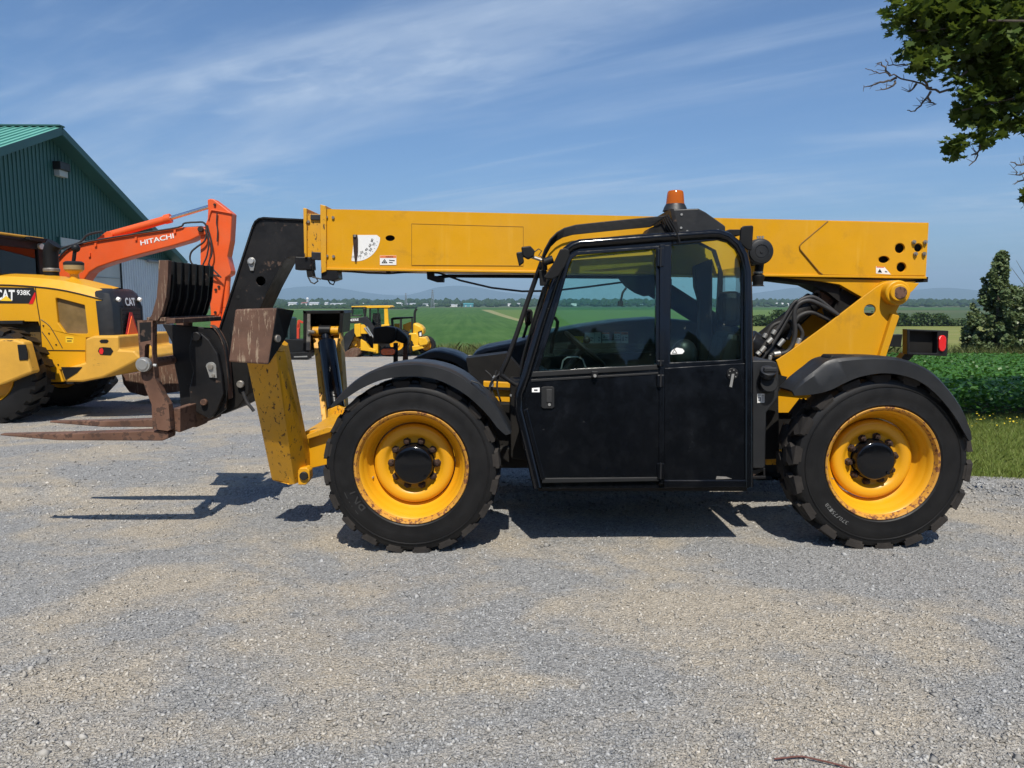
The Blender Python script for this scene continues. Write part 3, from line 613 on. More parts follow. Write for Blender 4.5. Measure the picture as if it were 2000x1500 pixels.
B().prism3([[px(*q, cyo(.008)) for q in ((1312, 690.5), (1323, 690.5), (1317.5, 681.5))], [px(*q, cyo(.008)) for q in ((1314, 689.3), (1321, 689.3), (1317.5, 683.8))]], (0, .0005, 0)).build('print', M['ink'], st)
# cab shell: roof, floor, front, back and far side with their panes
zr = px(1250, 466, CY).z
FYc = 5.98
xa, xb = px(1130, 476, CY).x, px(1462, 700, CY).x
def ring(v): return None
xq = xb - .12
def rz(x): return zr - .035 + .065 * (x - xa) / (xq - xa)
ro = [Vector((x, y, rz(x))) for x, y in ((xa, 5.42), (xq, 5.43), (xq, FYc), (xa, FYc))]; ri = [Vector((x, y, rz(x))) for x, y in ((xa + .07, 5.47), (xq - .22, 5.47), (xq - .22, FYc - .014), (xa + .07, FYc - .014))]
crf = B().prism3([ro, ri], (0, 0, .022)).build('cab_roof', M['black'], T, bevel=.004)
B().prism3([[q + Vector((0, 0, .008)) for q in ri]], (0, 0, .005)).build('roof_glass', M['glass'], crf)
x0, x1 = px(1052, 940, CY).x, px(1460, 900, CY).x
B().box(x0, x1, 5.14, FYc, .43, .50).build('cab_floor', M['underside'], T)
def wpl(u, v): q = px(u, v, CY); return (q.x, q.z)
far_o = [wpl(a, c) for a, c in [(1050, 950), (1029, 868), (1014, 790), (1026, 738), (1054, 640), (1085, 548), (1106, 492), (1130, 476), (1400, 458), (1440, 478), (1458, 528), (1462, 700), (1462, 950)]]
far_w = [wpl(a, c) for a, c in [(1056, 712), (1084, 624), (1108, 512), (1116, 490), (1134, 479.5), (1318, 466), (1318, 700)]]
far_r = [wpl(a, c) for a, c in [(1328, 700), (1328, 470), (1402, 464), (1432, 480), (1448, 520), (1448, 700)]]
B().prism3([[Vector((x, FYc, z)) for x, z in L_] for L_ in (far_o, far_w, far_r)], (0, .025, 0)).build('cab_far_side', M['interior'], T)
B().prism3([[Vector((x, FYc + .01, z)) for x, z in far_w]], (0, .005, 0)).build('far_glass', M['glass'], T)
B().prism3([[Vector((x, FYc + .01, z)) for x, z in far_r]], (0, .005, 0)).build('far_glass', M['glass'], T)
# windscreen and rear window between the two sides
def cross(a, c): q = px(a, c, CY); return q, Vector((q.x, FYc, q.z))
a0, a1 = cross(1028, 734); c0, c1 = cross(1100, 505); e0, e1 = cross(1128, 477)
ws = B().add([a0, a1, c1, c0], [[0, 1, 2, 3]]).add([c0, c1, e1, e0], [[0, 1, 2, 3]]).build('windscreen', M['glass'], T)
for k in (0, 1): B().obox((a0, a1)[k] + Vector((0, .04 * (1 - k), 0)), (c0, c1)[k] + Vector((0, .04 * (1 - k), 0)), .05, .05).build('windscreen_post', M['black'], ws)
a0, a1 = cross(1052, 950); c0, c1 = cross(1016, 790); e0, e1 = cross(1028, 734)
B().add([a0, a1, c1, c0], [[0, 1, 2, 3]]).add([c0, c1, e1, e0], [[0, 1, 2, 3]]).build('cab_front_panel', M['black'], T)
a0, a1 = cross(1461, 950); c0, c1 = cross(1460, 700); e0, e1 = cross(1455, 520)
B().add([a0, a1, c1, c0], [[0, 1, 2, 3]]).build('cab_back_panel', M['interior'], T)
B().add([c0, c1, e1, e0], [[0, 1, 2, 3]]).build('back_glass', M['glass'], T)
# seat, steering wheel, dash, levers inside the cab
sx = px(1350, 760, 5.6).x
se = B().box(sx - .22, sx + .26, 5.36, 5.84, .86, 1.00).build('seat', M['interior'], T, bevel=.05)
B().add([(sx + .10, 5.37, .96), (sx + .26, 5.37, .96), (sx + .10, 5.83, .96), (sx + .26, 5.83, .96), (sx + .20, 5.40, 1.55), (sx + .34, 5.40, 1.52), (sx + .20, 5.80, 1.55), (sx + .34, 5.80, 1.52)], [[0, 1, 3, 2], [4, 6, 7, 5], [0, 1, 5, 4], [2, 6, 7, 3], [0, 4, 6, 2], [1, 3, 7, 5]]).build('backrest', M['interior'], se, bevel=.05)
B().box(sx + .20, sx + .34, 5.48, 5.72, 1.58, 1.84).build('headrest', M['interior'], se, bevel=.05)
B().box(sx - .02, sx + .2, 5.27, 5.36, 1.10, 1.18).build('armrest', M['interior'], se, bevel=.03)
B().sphere(px(1336, 693, 5.42), .09, 14, 8, (1.1, .8, 1.3)).build('side_airbag', M['grey_plastic'], se)
B().box(sx - .2, sx + .3, 5.4, 5.8, .5, .86).build('seat_base', M['underside'], se)
B().pp([(1357, 520), (1392, 505), (1392, 560), (1390, 705), (1366, 705), (1368, 590), (1359, 560)], 5.86, .1).build('inner_pillar', M['interior'], T, bevel=.01)
B().pp([(1205, 540), (1290, 536), (1312, 545), (1312, 570), (1258, 579), (1240, 572), (1222, 560)], 6.02, .03).build('boom_hose_guard', M['underside'], T)
B().tube([px(a, c, 5.9) for a, c in ((1223, 562), (1216, 572), (1212, 590))], .009).cyl(px(1212, 588, 5.9), px(1212, 598, 5.9), .022, n=8).build('hanging_plug', M['hose'], T)
dx0 = px(1064, 720, 5.5).x
B().add([(dx0 - .05, 5.30, .5), (dx0 + .2, 5.30, .5), (dx0 + .22, 5.30, 1.12), (dx0 - .05, 5.30, 1.28)] + [(dx0 - .05, 5.95, .5), (dx0 + .2, 5.95, .5), (dx0 + .22, 5.95, 1.12), (dx0 - .05, 5.95, 1.28)], [[0, 1, 2, 3], [4, 5, 6, 7], [0, 1, 5, 4], [1, 2, 6, 5], [2, 3, 7, 6], [3, 0, 4, 7]]).build('dashboard', M['interior'], T, bevel=.02)
s0, s1 = px(1106, 650, 5.6), px(1178, 712, 5.6); sc_ = (s0 + s1) / 2; ax = (s1 - s0).normalized(); nrm = Vector((-ax.z, 0, ax.x))
if nrm.z < 0: nrm = -nrm
rr = (s1 - s0).length / 2
sw = B().tube([sc_ + ax * rr * math.cos(2 * math.pi * i / 28) + Vector((0, rr * math.sin(2 * math.pi * i / 28), 0)) for i in range(29)], .016, 8)
for i in range(3): sw.obox(sc_ - nrm * .02, sc_ + ax * rr * math.cos(i * 2.09) + Vector((0, rr * math.sin(i * 2.09), 0)), .03, .012)
sw = sw.build('steering_wheel', M['interior'], T)
B().cyl(sc_ - nrm * .02, sc_ - nrm * .5, .03, n=10).build('steering_column', M['interior'], sw)
B().sphere(px(1146, 664, 5.45), .028, 10, 6).build('spinner_knob', M['ink'], sw)
B().tube([px(a, c, 5.55) for a, c in ((1096, 722), (1100, 704), (1108, 698), (1128, 697), (1138, 702), (1144, 718))], .006).build('grab_loop', M['steel'], T)
B().tube([px(a, c, 5.5) for a, c in ((1076, 690), (1080, 660), (1088, 640), (1089, 628), (1084, 621), (1078, 622))], .013).build('grab_rail', M['interior'], T)
# engine hood on the far side, with its decals
HY = 6.66
hood_uv = [(912, 740), (914, 715), (922, 695), (932, 686), (948, 680), (1010, 668), (1080, 648), (1140, 637), (1210, 627), (1290, 621), (1360, 627), (1440, 650), (1505, 692), (1520, 760), (1000, 800), (950, 790)]
hood = B().pp(hood_uv, HY, .74).build('engine_hood', M['grey_plastic'], T, bevel=.03)
B().pp([(1108, 673), (1320, 671), (1320, 680), (1108, 682)], HY - .03, .03).build('hood_gap', M['ink'], hood)
B().pp([(1080, 683), (1320, 679), (1320, 712), (1080, 720)], HY - .05, .05).build('lower_cowl', M['grey_plastic'], hood, bevel=.01)
for k, (u0, v0, u1, v1) in enumerate(((1142, 649.5, 1161, 670), (1161.5, 649, 1174, 670), (1176, 649, 1190, 663), (1199, 648, 1212, 663), (1213, 648, 1227, 670), (1176, 665, 1212, 670))):
    sticker(hood, u0, v0, u1, v1, HY - .002, head=k in (2, 3, 4), tri=k in (2, 3, 4), name='hood_sticker', n_lines=2)
B().pp([(1121, 657), (1140, 657), (1139, 669), (1130, 669)], HY - .002, .001).build('hood_sticker', M['yellow_ink'], hood)
# work lights, mirrors, guard bars, beacon and box on the roof
wl = B().pp([(1008, 493), (1020, 491), (1024, 512), (1014, 519)], 5.25, .11).build('work_light', M['interior'], T, bevel=.008)
B().pp([(1018, 482), (1036, 480), (1045, 490), (1043, 500), (1032, 506), (1021, 500)], 5.26, .10).build('lamp_body', M['interior'], wl, bevel=.008)
B().tube([px(a, c, 5.3) for a, c in ((1034, 500), (1046, 504), (1058, 508))], .012).build('lamp_arm', M['zinc'], wl)
B().tube([px(a, c, 5.3) for a, c in ((1044, 492), (1052, 486), (1058, 490), (1052, 499), (1060, 503))], .004).build('cable', M['hose'], wl)
B().pp([(1053, 527), (1068, 528), (1066, 558), (1055, 558)], 5.32, .07).build('relay_box', M['interior'], T, bevel=.006)
b = B().cyl(px(1063, 512, 5.26), px(1080, 506, 5.26), .028, n=10).cyl(px(1063, 512, 5.30), px(1064, 528, 5.30), .02, n=8).build('light_socket', M['interior'], T)
B().pp([(1094, 487), (1104, 484), (1112, 488), (1113, 500), (1104, 520), (1092, 538), (1080, 545), (1066, 545), (1062, 540), (1074, 526), (1084, 508)], 5.20, .03).build('corner_shield', M['interior'], T, bevel=.008)
# long guard rail in front of the windscreen
B().tube([px(a, c, 5.40) for a, c in ((1058, 512), (1046, 545), (1030, 590), (1010, 650), (992, 700), (981, 724), (979, 732), (990, 740), (1008, 752))], .018, 10).build('guard_rail', M['black_worn'], T)
B().tube([px(a, c, 5.72) for a, c in ((1072, 540), (1050, 610), (1030, 670), (1018, 716))], .014, 8).build('guard_rail', M['black_worn'], T)
B().tube([px(a, c, 5.5) for a, c in ((1062, 560), (1040, 630), (1024, 690), (1016, 730))], .008, 8).build('wiper_arm', M['interior'], T)
mr = B().pp([(1027, 606), (1031, 603), (1038, 604), (1041, 610), (1040, 628), (1034, 637), (1026, 636), (1025, 626)], 7.1, .06).build('far_mirror', M['interior'], T, bevel=.01)
B().tube([px(a, c, 7.12) for a, c in ((1030, 634), (1022, 660), (1020, 672))], .014).build('mirror_arm', M['interior'], mr)
B().pp([(1028.5, 608), (1036, 608), (1036, 630), (1028.5, 632)], 7.095, .004).build('mirror_glass', M['mirror'], mr)
for i in range(9):
    y = 5.34 + i * .085
    pts = [px(a, c, 5.36) for a, c in ((1058, 505), (1064, 488), (1075, 468), (1088, 455), (1102, 447), (1124, 441), (1180, 435), (1240, 429), (1294, 424), (1303, 421))]
    pts = [Vector((q.x + .02 * i * .2, y, q.z)) for q in pts]
    pts += [Vector((pts[-1].x + .06, y, pts[-1].z - .10)), Vector((pts[-1].x + .09, y, pts[-1].z - .19))]
    B().tube(pts, .0065, 6).build('guard_bar', M['black_worn'], T)
rb = B().pp([(1311, 409), (1364, 407), (1378, 414), (1412, 438), (1417, 442), (1417, 458), (1322, 460)], 5.50, .50).build('roof_box', M['grey_plastic'], T, bevel=.008)
B().pp([(1309, 408), (1316, 408), (1328, 460), (1320, 460)], 5.46, .58).build('box_flange', M['black_worn'], rb)
for u, v in ((1331, 419), (1330, 445), (1342, 452), (1370, 452), (1402, 450)):
    p = px(u, v, 5.5); B().cyl(p + Vector((0, -.006, 0)), p, .009, n=8).build('screw', M['steel'], rb)
p = px(1318.5, 407, 5.62); q = px(1318.5, 402, 5.62)
bc = B().lathe([(0, -.02), (.092, -.02), (.080, .012), (.072, .024), (.070, .03), (0, .03)], p, (0, 0, 1), 24).build('beacon_base', M['grey_plastic'], T)
B().lathe([(.068, .026), (.066, .05), (.062, .09), (.058, .118), (.050, .127), (.02, .131), (0, .131)], p, (0, 0, 1), 28).build('beacon_dome', M['beacon'], bc)
B().lathe([(0, .03), (.02, .03), (.03, .06), (.034, .10), (0, .10)], p, (0, 0, 1), 12).build('beacon_reflector', M['steel'], bc)
# round work lamp behind the roof (small) and rear mirror board
B().pp([(1283, 440), (1292, 437), (1300, 440), (1302, 455), (1262, 458), (1270, 445)], 5.62, .25).build('guard_cross_plate', M['black_worn'], T)
mb = B().pp([(1448, 445), (1453, 441), (1470, 440), (1472, 443), (1469, 489), (1461, 488), (1445, 474)], 5.48, .03).build('rear_mirror', M['interior'], T, bevel=.006)
B().pp([(1420, 452), (1424, 448), (1450, 448), (1446, 460), (1430, 460)], 5.50, .10).build('mirror_bracket', M['interior'], mb, bevel=.004)
# air cleaner with its intake
pa = px(1487.5, 491, 5.72)
ac = B().lathe([(0, 0), (.045, 0), (.046, .003), (.050, .003), (.052, -.002), (.078, 0), (.088, .004), (.090, .02), (.098, .022), (.100, .05), (.100, .30), (0, .30)], pa, (0, 1, 0), 36).build('air_cleaner', M['grey_plastic'], T)
B().cyl(pa + Vector((0, -.006, 0)), pa + Vector((0, .004, 0)), .012, n=12).build('wing_nut', M['grey_plastic'], ac)
B().cyl(px(1484, 512, 5.82), px(1481, 533, 5.82), .034, n=16).build('outlet_neck', M['interior'], ac)
B().lathe([(.034, 0), (.038, .005), (.038, .012), (.034, .018)], px(1481, 530, 5.82), (0, 0, -1), 16).build('hose_clip', M['steel'], ac)
B().lathe([(0, 0), (.032, 0), (.048, .015), (.048, .035), (.040, .055), (.040, .085), (.05, .095), (0, .095)], px(1481, 535, 5.82), (0, 0, -1), 16).build('dust_valve', M['interior'], ac)
for i in range(3): B().cyl(px(1480 + 5 * i, 466, 5.8), px(1480 + 5 * i, 461, 5.8), .008, n=6).build('clip', M['steel'], ac)
# plastic tank behind the cab
tk = B().pp([(1467, 708), (1470, 704), (1508, 704), (1517, 708), (1521, 720), (1521, 776), (1497, 806), (1495, 912), (1490, 915), (1470, 915), (1467, 911)], 5.30, .50).build('fluid_tank', M['grey_plastic'], T, bevel=.02)
B().pp([(1517, 731), (1538, 736), (1530, 752), (1512, 776), (1500, 775), (1512, 750)], 5.36, .01).build('mud_flap', M['interior'], tk)
p = px(1497, 747, 5.30); B().cyl(p + Vector((.0, -.06, .0)), p + Vector((0, .06, -.03)), .062, n=24).build('filler_neck', M['interior'], tk, bevel=.005)
p = px(1498, 733, 5.25); cp = B().lathe([(0, -.05), (.05, -.05), (.056, -.045), (.056, -.008), (.05, 0), (0, 0)], p, (0, .55, -.83), 24).build('filler_cap', M['grey_plastic'], tk)
B().obox(p + Vector((-.04, -.045, .045)), p + Vector((.05, -.045, .045)), .028, .03).build('cap_grip', M['grey_plastic'], cp, bevel=.005)
st = B().pp([(1479, 769), (1493, 769), (1493, 786), (1479, 787)], 5.297, .002).build('tank_sticker', M['white'], tk)
b = B()
for a in ((1480.5, 771, 1486, 772), (1480.5, 776, 1486, 777), (1484.5, 776, 1486, 782), (1480.5, 782, 1486, 783), (1488, 772, 1489.3, 785), (1491, 772, 1492, 785), (1488, 771, 1492, 772)): b.pp([(a[0], a[1]), (a[2], a[1]), (a[2], a[3]), (a[0], a[3])], 5.296, .0005)
b.build('print', M['ink'], st)
B().pp([(1496, 806), (1520, 776), (1522, 896), (1496, 897)], 5.56, .03).build('tank_side', M['underside'], tk)
B().pp([(1467, 918), (1495, 914), (1495, 934), (1491, 934), (1491, 920), (1471, 930), (1467, 930)], 5.34, .45).build('tank_bracket', M['black_worn'], T, bevel=.003)
B().pp([(1467, 930), (1496, 930), (1496, 935), (1467, 935)], 5.33, .45).build('step_plate', M['black_worn'], T, bevel=.003)
B().pp([(1497, 898), (1522, 897), (1522, 907), (1497, 908)], 5.6, .3).build('frame_cross_bar', M['yellow_worn'], T)
# ---- fenders
def fender(outer, inner, Y0, Y1, mat, name):
    b = B(); O = [px(a, c, Y0) for a, c in outer]; I = [px(a, c, Y0) for a, c in inner]
    rows = [[q + Vector((0, .018, 0)) for q in I], I, [q.lerp(w_, .86) for q, w_ in zip(I, O)], [w_ + Vector((0, .018, 0)) for w_ in O], [w_ + Vector((0, .06, .004)) for w_ in O], [w_ + Vector((0, Y1 - Y0, 0)) for w_ in O]]
    b.grid(rows)
    b.grid([[q + Vector((0, Y1 - Y0, 0)) for q in O], [q.lerp(w_, .25) + Vector((0, Y1 - Y0, 0)) for q, w_ in zip(O, I)], [q.lerp(w_, .25) + Vector((0, .03, 0)) for q, w_ in zip(O, I)], [w_ + Vector((0, .018, 0)) for w_ in I]])
    return b.build(name, mat, T)
def dense(pts, k=4):
    P = [Vector((a, c, 0)) for a, c in pts]; Q = []
    for i in range(len(P) - 1):
        p0, p1, p2, p3 = P[max(i - 1, 0)], P[i], P[i + 1], P[min(i + 2, len(P) - 1)]
        for j in range(k):
            t = j / k; q = .5 * ((2 * p1) + (p2 - p0) * t + (2 * p0 - 5 * p1 + 4 * p2 - p3) * t * t + (3 * p1 - p0 - 3 * p2 + p3) * t ** 3); Q.append((q.x, q.y))
    Q.append((P[-1].x, P[-1].y)); return Q
ff = fender(dense([(645, 793), (668, 766), (700, 739), (745, 718), (800, 709), (855, 715), (900, 733), (940, 765), (968, 792), (986, 822), (999, 846)]),
            dense([(648, 797), (676, 778), (708, 758), (750, 741), (803, 735), (852, 741), (898, 763), (930, 788), (956, 815), (972, 836), (988, 850)]), 5.04, 5.42, M['grey_plastic'], 'front_fender')
B().tube([px(a, c, 5.05) for a, c in ((948, 774), (950, 790), (948, 800))], .007).tube([px(a, c, 5.04) for a, c in ((920, 744), (934, 748), (946, 760))], .006).build('fender_bracket', M['grey_plastic'], ff)
rf = fender(dense([(1548, 764), (1568, 744), (1596, 722), (1622, 704), (1665, 698), (1720, 697), (1770, 703), (1818, 724), (1852, 757), (1880, 797), (1896, 836), (1899, 858)]),
            dense([(1552, 773), (1590, 770), (1622, 762), (1650, 748), (1680, 736), (1722, 729), (1762, 733), (1800, 747), (1834, 775), (1864, 812), (1884, 846), (1893, 862)]), 5.04, 5.30, M['grey_plastic'], 'rear_fender')
B().pp([(1620, 700), (1625, 694), (1670, 694), (1674, 699), (1668, 703), (1622, 704)], 5.10, .16).build('fender_pad', M['interior'], rf, bevel=.012)
# far fenders, seen over the near ones
off = YB - YF
for nm, O_, I_ in (('front_fender', dense([(760, 748), (790, 713), (838, 687), (880, 690), (912, 706), (932, 730), (945, 760)]), dense([(770, 752), (798, 722), (838, 701), (872, 703), (900, 716), (920, 738), (935, 765)])),):
    fender(O_, I_, 6.92, 7.5, M['grey_plastic'], nm)
fr = B(); 
O_ = [Vector((q.x, 7.0, q.z)) for q in [px(a, c, 5.04) for a, c in dense([(1568, 744), (1622, 704), (1720, 697), (1818, 724), (1880, 797), (1899, 858)])]]
fr.grid([O_, [q + Vector((0, .5, 0)) for q in O_], [q + Vector((0, .5, -.03)) for q in O_], [q + Vector((0, 0, -.03)) for q in O_]]).build('rear_fender', M['grey_plastic'], T)
# ---- lamps on brackets
lb = B().prism3([[px(a, c, 5.40) for a, c in ((1772, 643), (1853, 646), (1850, 696), (1772, 692))], [px(a, c, 5.40) for a, c in ((1777, 646), (1831, 648), (1830, 690), (1777, 689))]], (0, .07, 0)).build('tail_lamp_box', M['black_worn'], T, bevel=.004)
B().pp([(1776, 645), (1832, 647), (1831, 691), (1776, 690)], 5.455, .01).build('box_back', M['underside'], lb)
lens_uv = [(1834, 662), (1836, 657), (1840, 655), (1845, 655), (1848, 658), (1849, 664), (1848, 680), (1845, 685), (1841, 687), (1836, 685), (1834, 679)]
B().pp(lens_uv, 5.385, .02).build('tail_lamp', M['red_lens'], lb, bevel=.006)
B().pp([(1768, 690), (1788, 690), (1776, 704), (1756, 706)], 5.46, .08).build('lamp_bracket', M['black_worn'], lb)
B().pp([(1735, 655), (1763, 653), (1760, 678), (1738, 677), (1732, 692), (1726, 692)], 7.0, .08).build('far_lamp_box', M['interior'], T, bevel=.004)
b = B().pp([(728, 640), (752, 637), (773, 640), (772, 664), (762, 672), (728, 672)], 7.05, .16).build('far_work_light', M['interior'], T, bevel=.02)
B().pp([(750, 638), (775, 641), (792, 655), (798, 664), (788, 672), (770, 665)], 7.1, .14).build('lamp_shield', M['interior'], b, bevel=.02)
ml = B().pp([(742, 683), (748, 678), (768, 678), (774, 684), (773, 692), (768, 695), (746, 695), (742, 691)], 6.98, .05).build('side_marker_lamp', M['ink'], T, bevel=.008)
B().pp([(744, 684), (748, 681), (768, 681), (772, 685), (771, 691), (767, 693.5), (747, 693.5), (744, 690)], 6.962, .02).build('marker_lens', M['amber_lens'], ml, bevel=.006)
B().pp([(768, 670), (776, 670), (776, 715), (768, 715)], 7.0, .05).build('lamp_post', M['underside'], T, bevel=.004)
B().pp([(788, 660), (796, 660), (796, 712), (786, 712)], 7.16, .05).build('lamp_post', M['fork'], T, bevel=.004)
# yellow bits and hoses in the gap between front fender and cab
B().pp([(944, 745), (965, 746), (1000, 748), (1002, 786), (970, 784), (944, 780)], 5.74, .06).build('front_frame_plate', M['yellow'], T, bevel=.004)
B().pp([(944, 756), (1002, 758), (1002, 762), (944, 760)], 5.70, .03).build('frame_edge', M['underside'], T)
for k, pts in enumerate((((948, 724), (958, 733), (962, 742), (960, 760), (966, 776), (974, 786)), ((970, 724), (966, 736), (962, 748), (961, 764), (968, 782)), ((976, 726), (972, 740), (971, 760), (978, 784)), ((984, 724), (974, 732), (964, 740), (957, 752), (956, 768)))):
    B().tube([px(a, c, 5.60 - .02 * k) for a, c in dense(pts)], .007).build('hydraulic_hose', M['hose'], T)
for a, c in (((964, 739), (967, 734)), ((961, 755), (962, 749)), ((998, 774), (999, 770))): B().cyl(px(*a, 5.56), px(*c, 5.56), .011, n=10).build('hose_fitting', M['steel'], T)
B().pp([(910, 700), (990, 690), (1016, 720), (1012, 800), (990, 830), (930, 800)], 6.1, .3).build('front_bulkhead', M['underside'], T)
# ---- stabilisers
def leg_pts(t): return None
xL = px(568, 930, 5.70)
n0, n1 = px(552, 930, 5.62), px(512, 690, 5.16)
def leaning(uvs0, uvs1): return None
def plane3(u, v, P0, n):
    d = ray(u, v); o = Vector((0, 0, CAM_H)); t = (P0 - o).dot(n) / d.dot(n); return o + d * t
up = Vector((0, -.46, .95)).normalized(); nl = Vector((0, -up.z, up.y)) * -1
nl = Vector((0, up.z, -up.y)); nl = nl if nl.y < 0 else -nl          # faces the camera
P0 = px(566, 925, 5.60)
leg_front = [plane3(u, v, P0, nl) for u, v in ((479, 700), (536, 688), (574, 945), (530, 940))]
leg_back = [q + Vector((.0, .20, .09)) for q in leg_front]
lg = B().add(leg_front + leg_back, [[0, 1, 2, 3], [7, 6, 5, 4], [0, 4, 5, 1], [1, 5, 6, 2], [2, 6, 7, 3], [3, 7, 4, 0]])
q0, q1 = leg_front[1], leg_front[2]
e0, e1 = plane3(556, 684, P0 + Vector((0, .12, .05)), nl), plane3(606, 935, P0 + Vector((0, .12, .05)), nl)
lg.add([q0, e0, e1, q1, q0 + Vector((0, .2, .09)), e0 + Vector((0, .10, .05)), e1 + Vector((0, .10, .05)), q1 + Vector((0, .2, .09))], [[0, 1, 2, 3], [4, 5, 6, 7], [0, 1, 5, 4], [1, 2, 6, 5], [2, 3, 7, 6]])
lg = lg.build('stabiliser_leg', M['yellow_worn'], T, bevel=.018)
p = plane3(594, 929, P0 + Vector((0, .03, 0)), nl)
eye = B().prism3([[p + Vector((a, 0, c)) for a, c in ((-.05, .04), (-.03, .062), (.02, .064), (.042, .04), (.042, -.03), (.01, -.075), (-.05, -.075))]], (0, .10, 0)).build('leg_eye', M['yellow_worn'], lg, bevel=.008)
B().cyl(p + Vector((0, -.02, 0)), p + Vector((0, .02, 0)), .033, n=20).build('leg_pin', M['ink'], eye, bevel=.004)
PP = px(495, 660, 5.06); npd = Vector((0, -.97, .10)).normalized()
pad = [plane3(u, v, PP, npd) for u, v in ((459, 604), (541, 601), (524, 712), (446, 707))]
pd = B().prism3([pad], (0.0, .03, .0)).build('stabiliser_pad', M['rust'], T, bevel=.012)
B().add([pad[1] + Vector((0, .005, 0)), pad[2] + Vector((0, .005, 0)), pad[1] + Vector((.06, .20, -.02)), pad[2] + Vector((.06, .20, .16)), pad[1] + Vector((-.03, .005, 0)), pad[2] + Vector((-.03, .005, 0)), pad[1] + Vector((.03, .2, -.02)), pad[2] + Vector((.03, .2, .16))], [[0, 1, 3, 2], [4, 5, 7, 6], [0, 2, 6, 4], [1, 3, 7, 5], [2, 3, 7, 6], [0, 1, 5, 4]]).build('pad_ear', M['black_worn'], pd, bevel=.004)
p = px(547, 661, 5.14); B().cyl(p + Vector((0, -.03, 0)), p + Vector((-.2, .06, 0)), .026, n=18).build('pad_pin', M['zinc'], pd, bevel=.004)
B().obox(pad[0] + Vector((.1, .16, -.1)), leg_front[0].lerp(leg_front[1], .5) + Vector((0, .1, .05)), .12, .12).build('pad_knuckle', M['black_worn'], pd)
# cross beam between the legs
B().pp([(596, 842), (646, 836), (650, 905), (606, 915), (598, 890)], 5.80, .9).build('stabiliser_beam', M['yellow'], T, bevel=.006)
B().pp([(598, 850), (640, 834), (652, 836), (652, 842), (600, 858)], 5.74, .10).build('beam_flange', M['yellow_worn'], T, bevel=.004)
# far leg with its cylinder and raised pad
fl = B()
for u0, u1, w0, w1 in ((609, 620, 630, 639), (650, 663, 666, 676)):
    a0 = px(u0, 642, 7.30); a1 = px(u1, 642, 7.30); b0 = px(w0, 838, 6.75); b1 = px(w1, 838, 6.75)
    fl.add([a0, a1, b1, b0] + [q + Vector((0, .16, .05)) for q in (a0, a1, b1, b0)], [[0, 1, 2, 3], [4, 5, 6, 7], [0, 1, 5, 4], [1, 2, 6, 5], [2, 3, 7, 6], [3, 0, 4, 7]])
fl = fl.build('stabiliser_leg', M['yellow_worn'], T, bevel=.006)
B().cyl(px(609, 647, 7.25), px(662, 646, 7.25), .045, n=18).build('leg_cross_tube', M['yellow_worn'], fl)
B().cyl(px(624, 645, 7.22), px(646, 645, 7.22), .049, n=18).build('ram_eye', M['black_worn'], fl)
b = B().cyl(px(638, 668, 7.18), px(656, 800, 6.78), .085, n=24).cyl(px(638, 668, 7.18), px(636, 655, 7.22), .05, n=16).build('stabiliser_ram', M['black'], T, bevel=.01)
B().pp([(640, 800), (660, 792), (672, 800), (668, 830), (640, 838)], 6.7, .12).build('ram_foot', M['yellow_worn'], T, bevel=.006)
fp = B().pp([(592, 607), (671, 606), (673, 612), (592, 613)], 7.16, .34).pp([(592, 607), (598, 607), (603, 688), (592, 686)], 7.16, .34).pp([(664, 607), (671, 607), (668, 650), (662, 650)], 7.16, .34).pp([(594, 610), (669, 610), (666, 690), (595, 688)], 7.46, .03).build('stabiliser_pad', M['black_worn'], T, bevel=.003)
B().pp([(600, 613), (606, 613), (606, 684), (598, 684)], 7.15, .02).build('pad_ear', M['zinc'], fp)
B().cyl(px(601, 649, 7.14), px(612, 649, 7.18), .022, n=14).build('pad_pin', M['zinc'], fp)
# ---- fork carriage
XC = px(302, 600, 5.5).x
sh = [(268, 626), (298, 624), (298, 690), (301, 720), (303, 740), (318, 772), (329, 790), (333, 838), (328, 842), (298, 838), (296, 790), (285, 762), (276, 735), (272, 690)]
slot = [(283, 676), (286, 672), (292, 672), (296, 677), (297, 697), (296, 705), (284, 706), (282, 700)]
car = B().prism3([[px(a, c, 5.44) for a, c in sh], [px(a, c, 5.44) for a, c in slot]], (0, .07, 0)).build('carriage_plate', M['fork'], T, bevel=.006)
B().pp([(272, 630), (295, 629), (295, 664), (274, 668)], 5.4385, .001).build('paint_remnant', M['black_worn'], car)
far_plate = [px(a, c, 5.44) + Vector((0, .62, 0)) for a, c in sh]
B().prism3([far_plate], (0, .07, 0)).build('carriage_plate', M['fork'], T, bevel=.006)
p = px(285, 711, 5.44)
pn = B().lathe([(0, -.06), (.036, -.06), (.040, -.055), (.040, 0), (0, 0)], p, (0, 1, 0), 24).lathe([(.040, -.052), (.052, -.05), (.055, -.03), (.052, -.012), (.040, -.01)], p, (0, 1, 0), 24).build('fork_shaft', M['steel'], T)
B().cyl(p, p + Vector((0, .75, 0)), .036, n=20).build('shaft_tube', M['fork'], pn)
B().cyl(px(300, 713, 5.40), px(306, 714, 5.40), .012, n=8).build('retaining_bolt', M['steel'], pn)
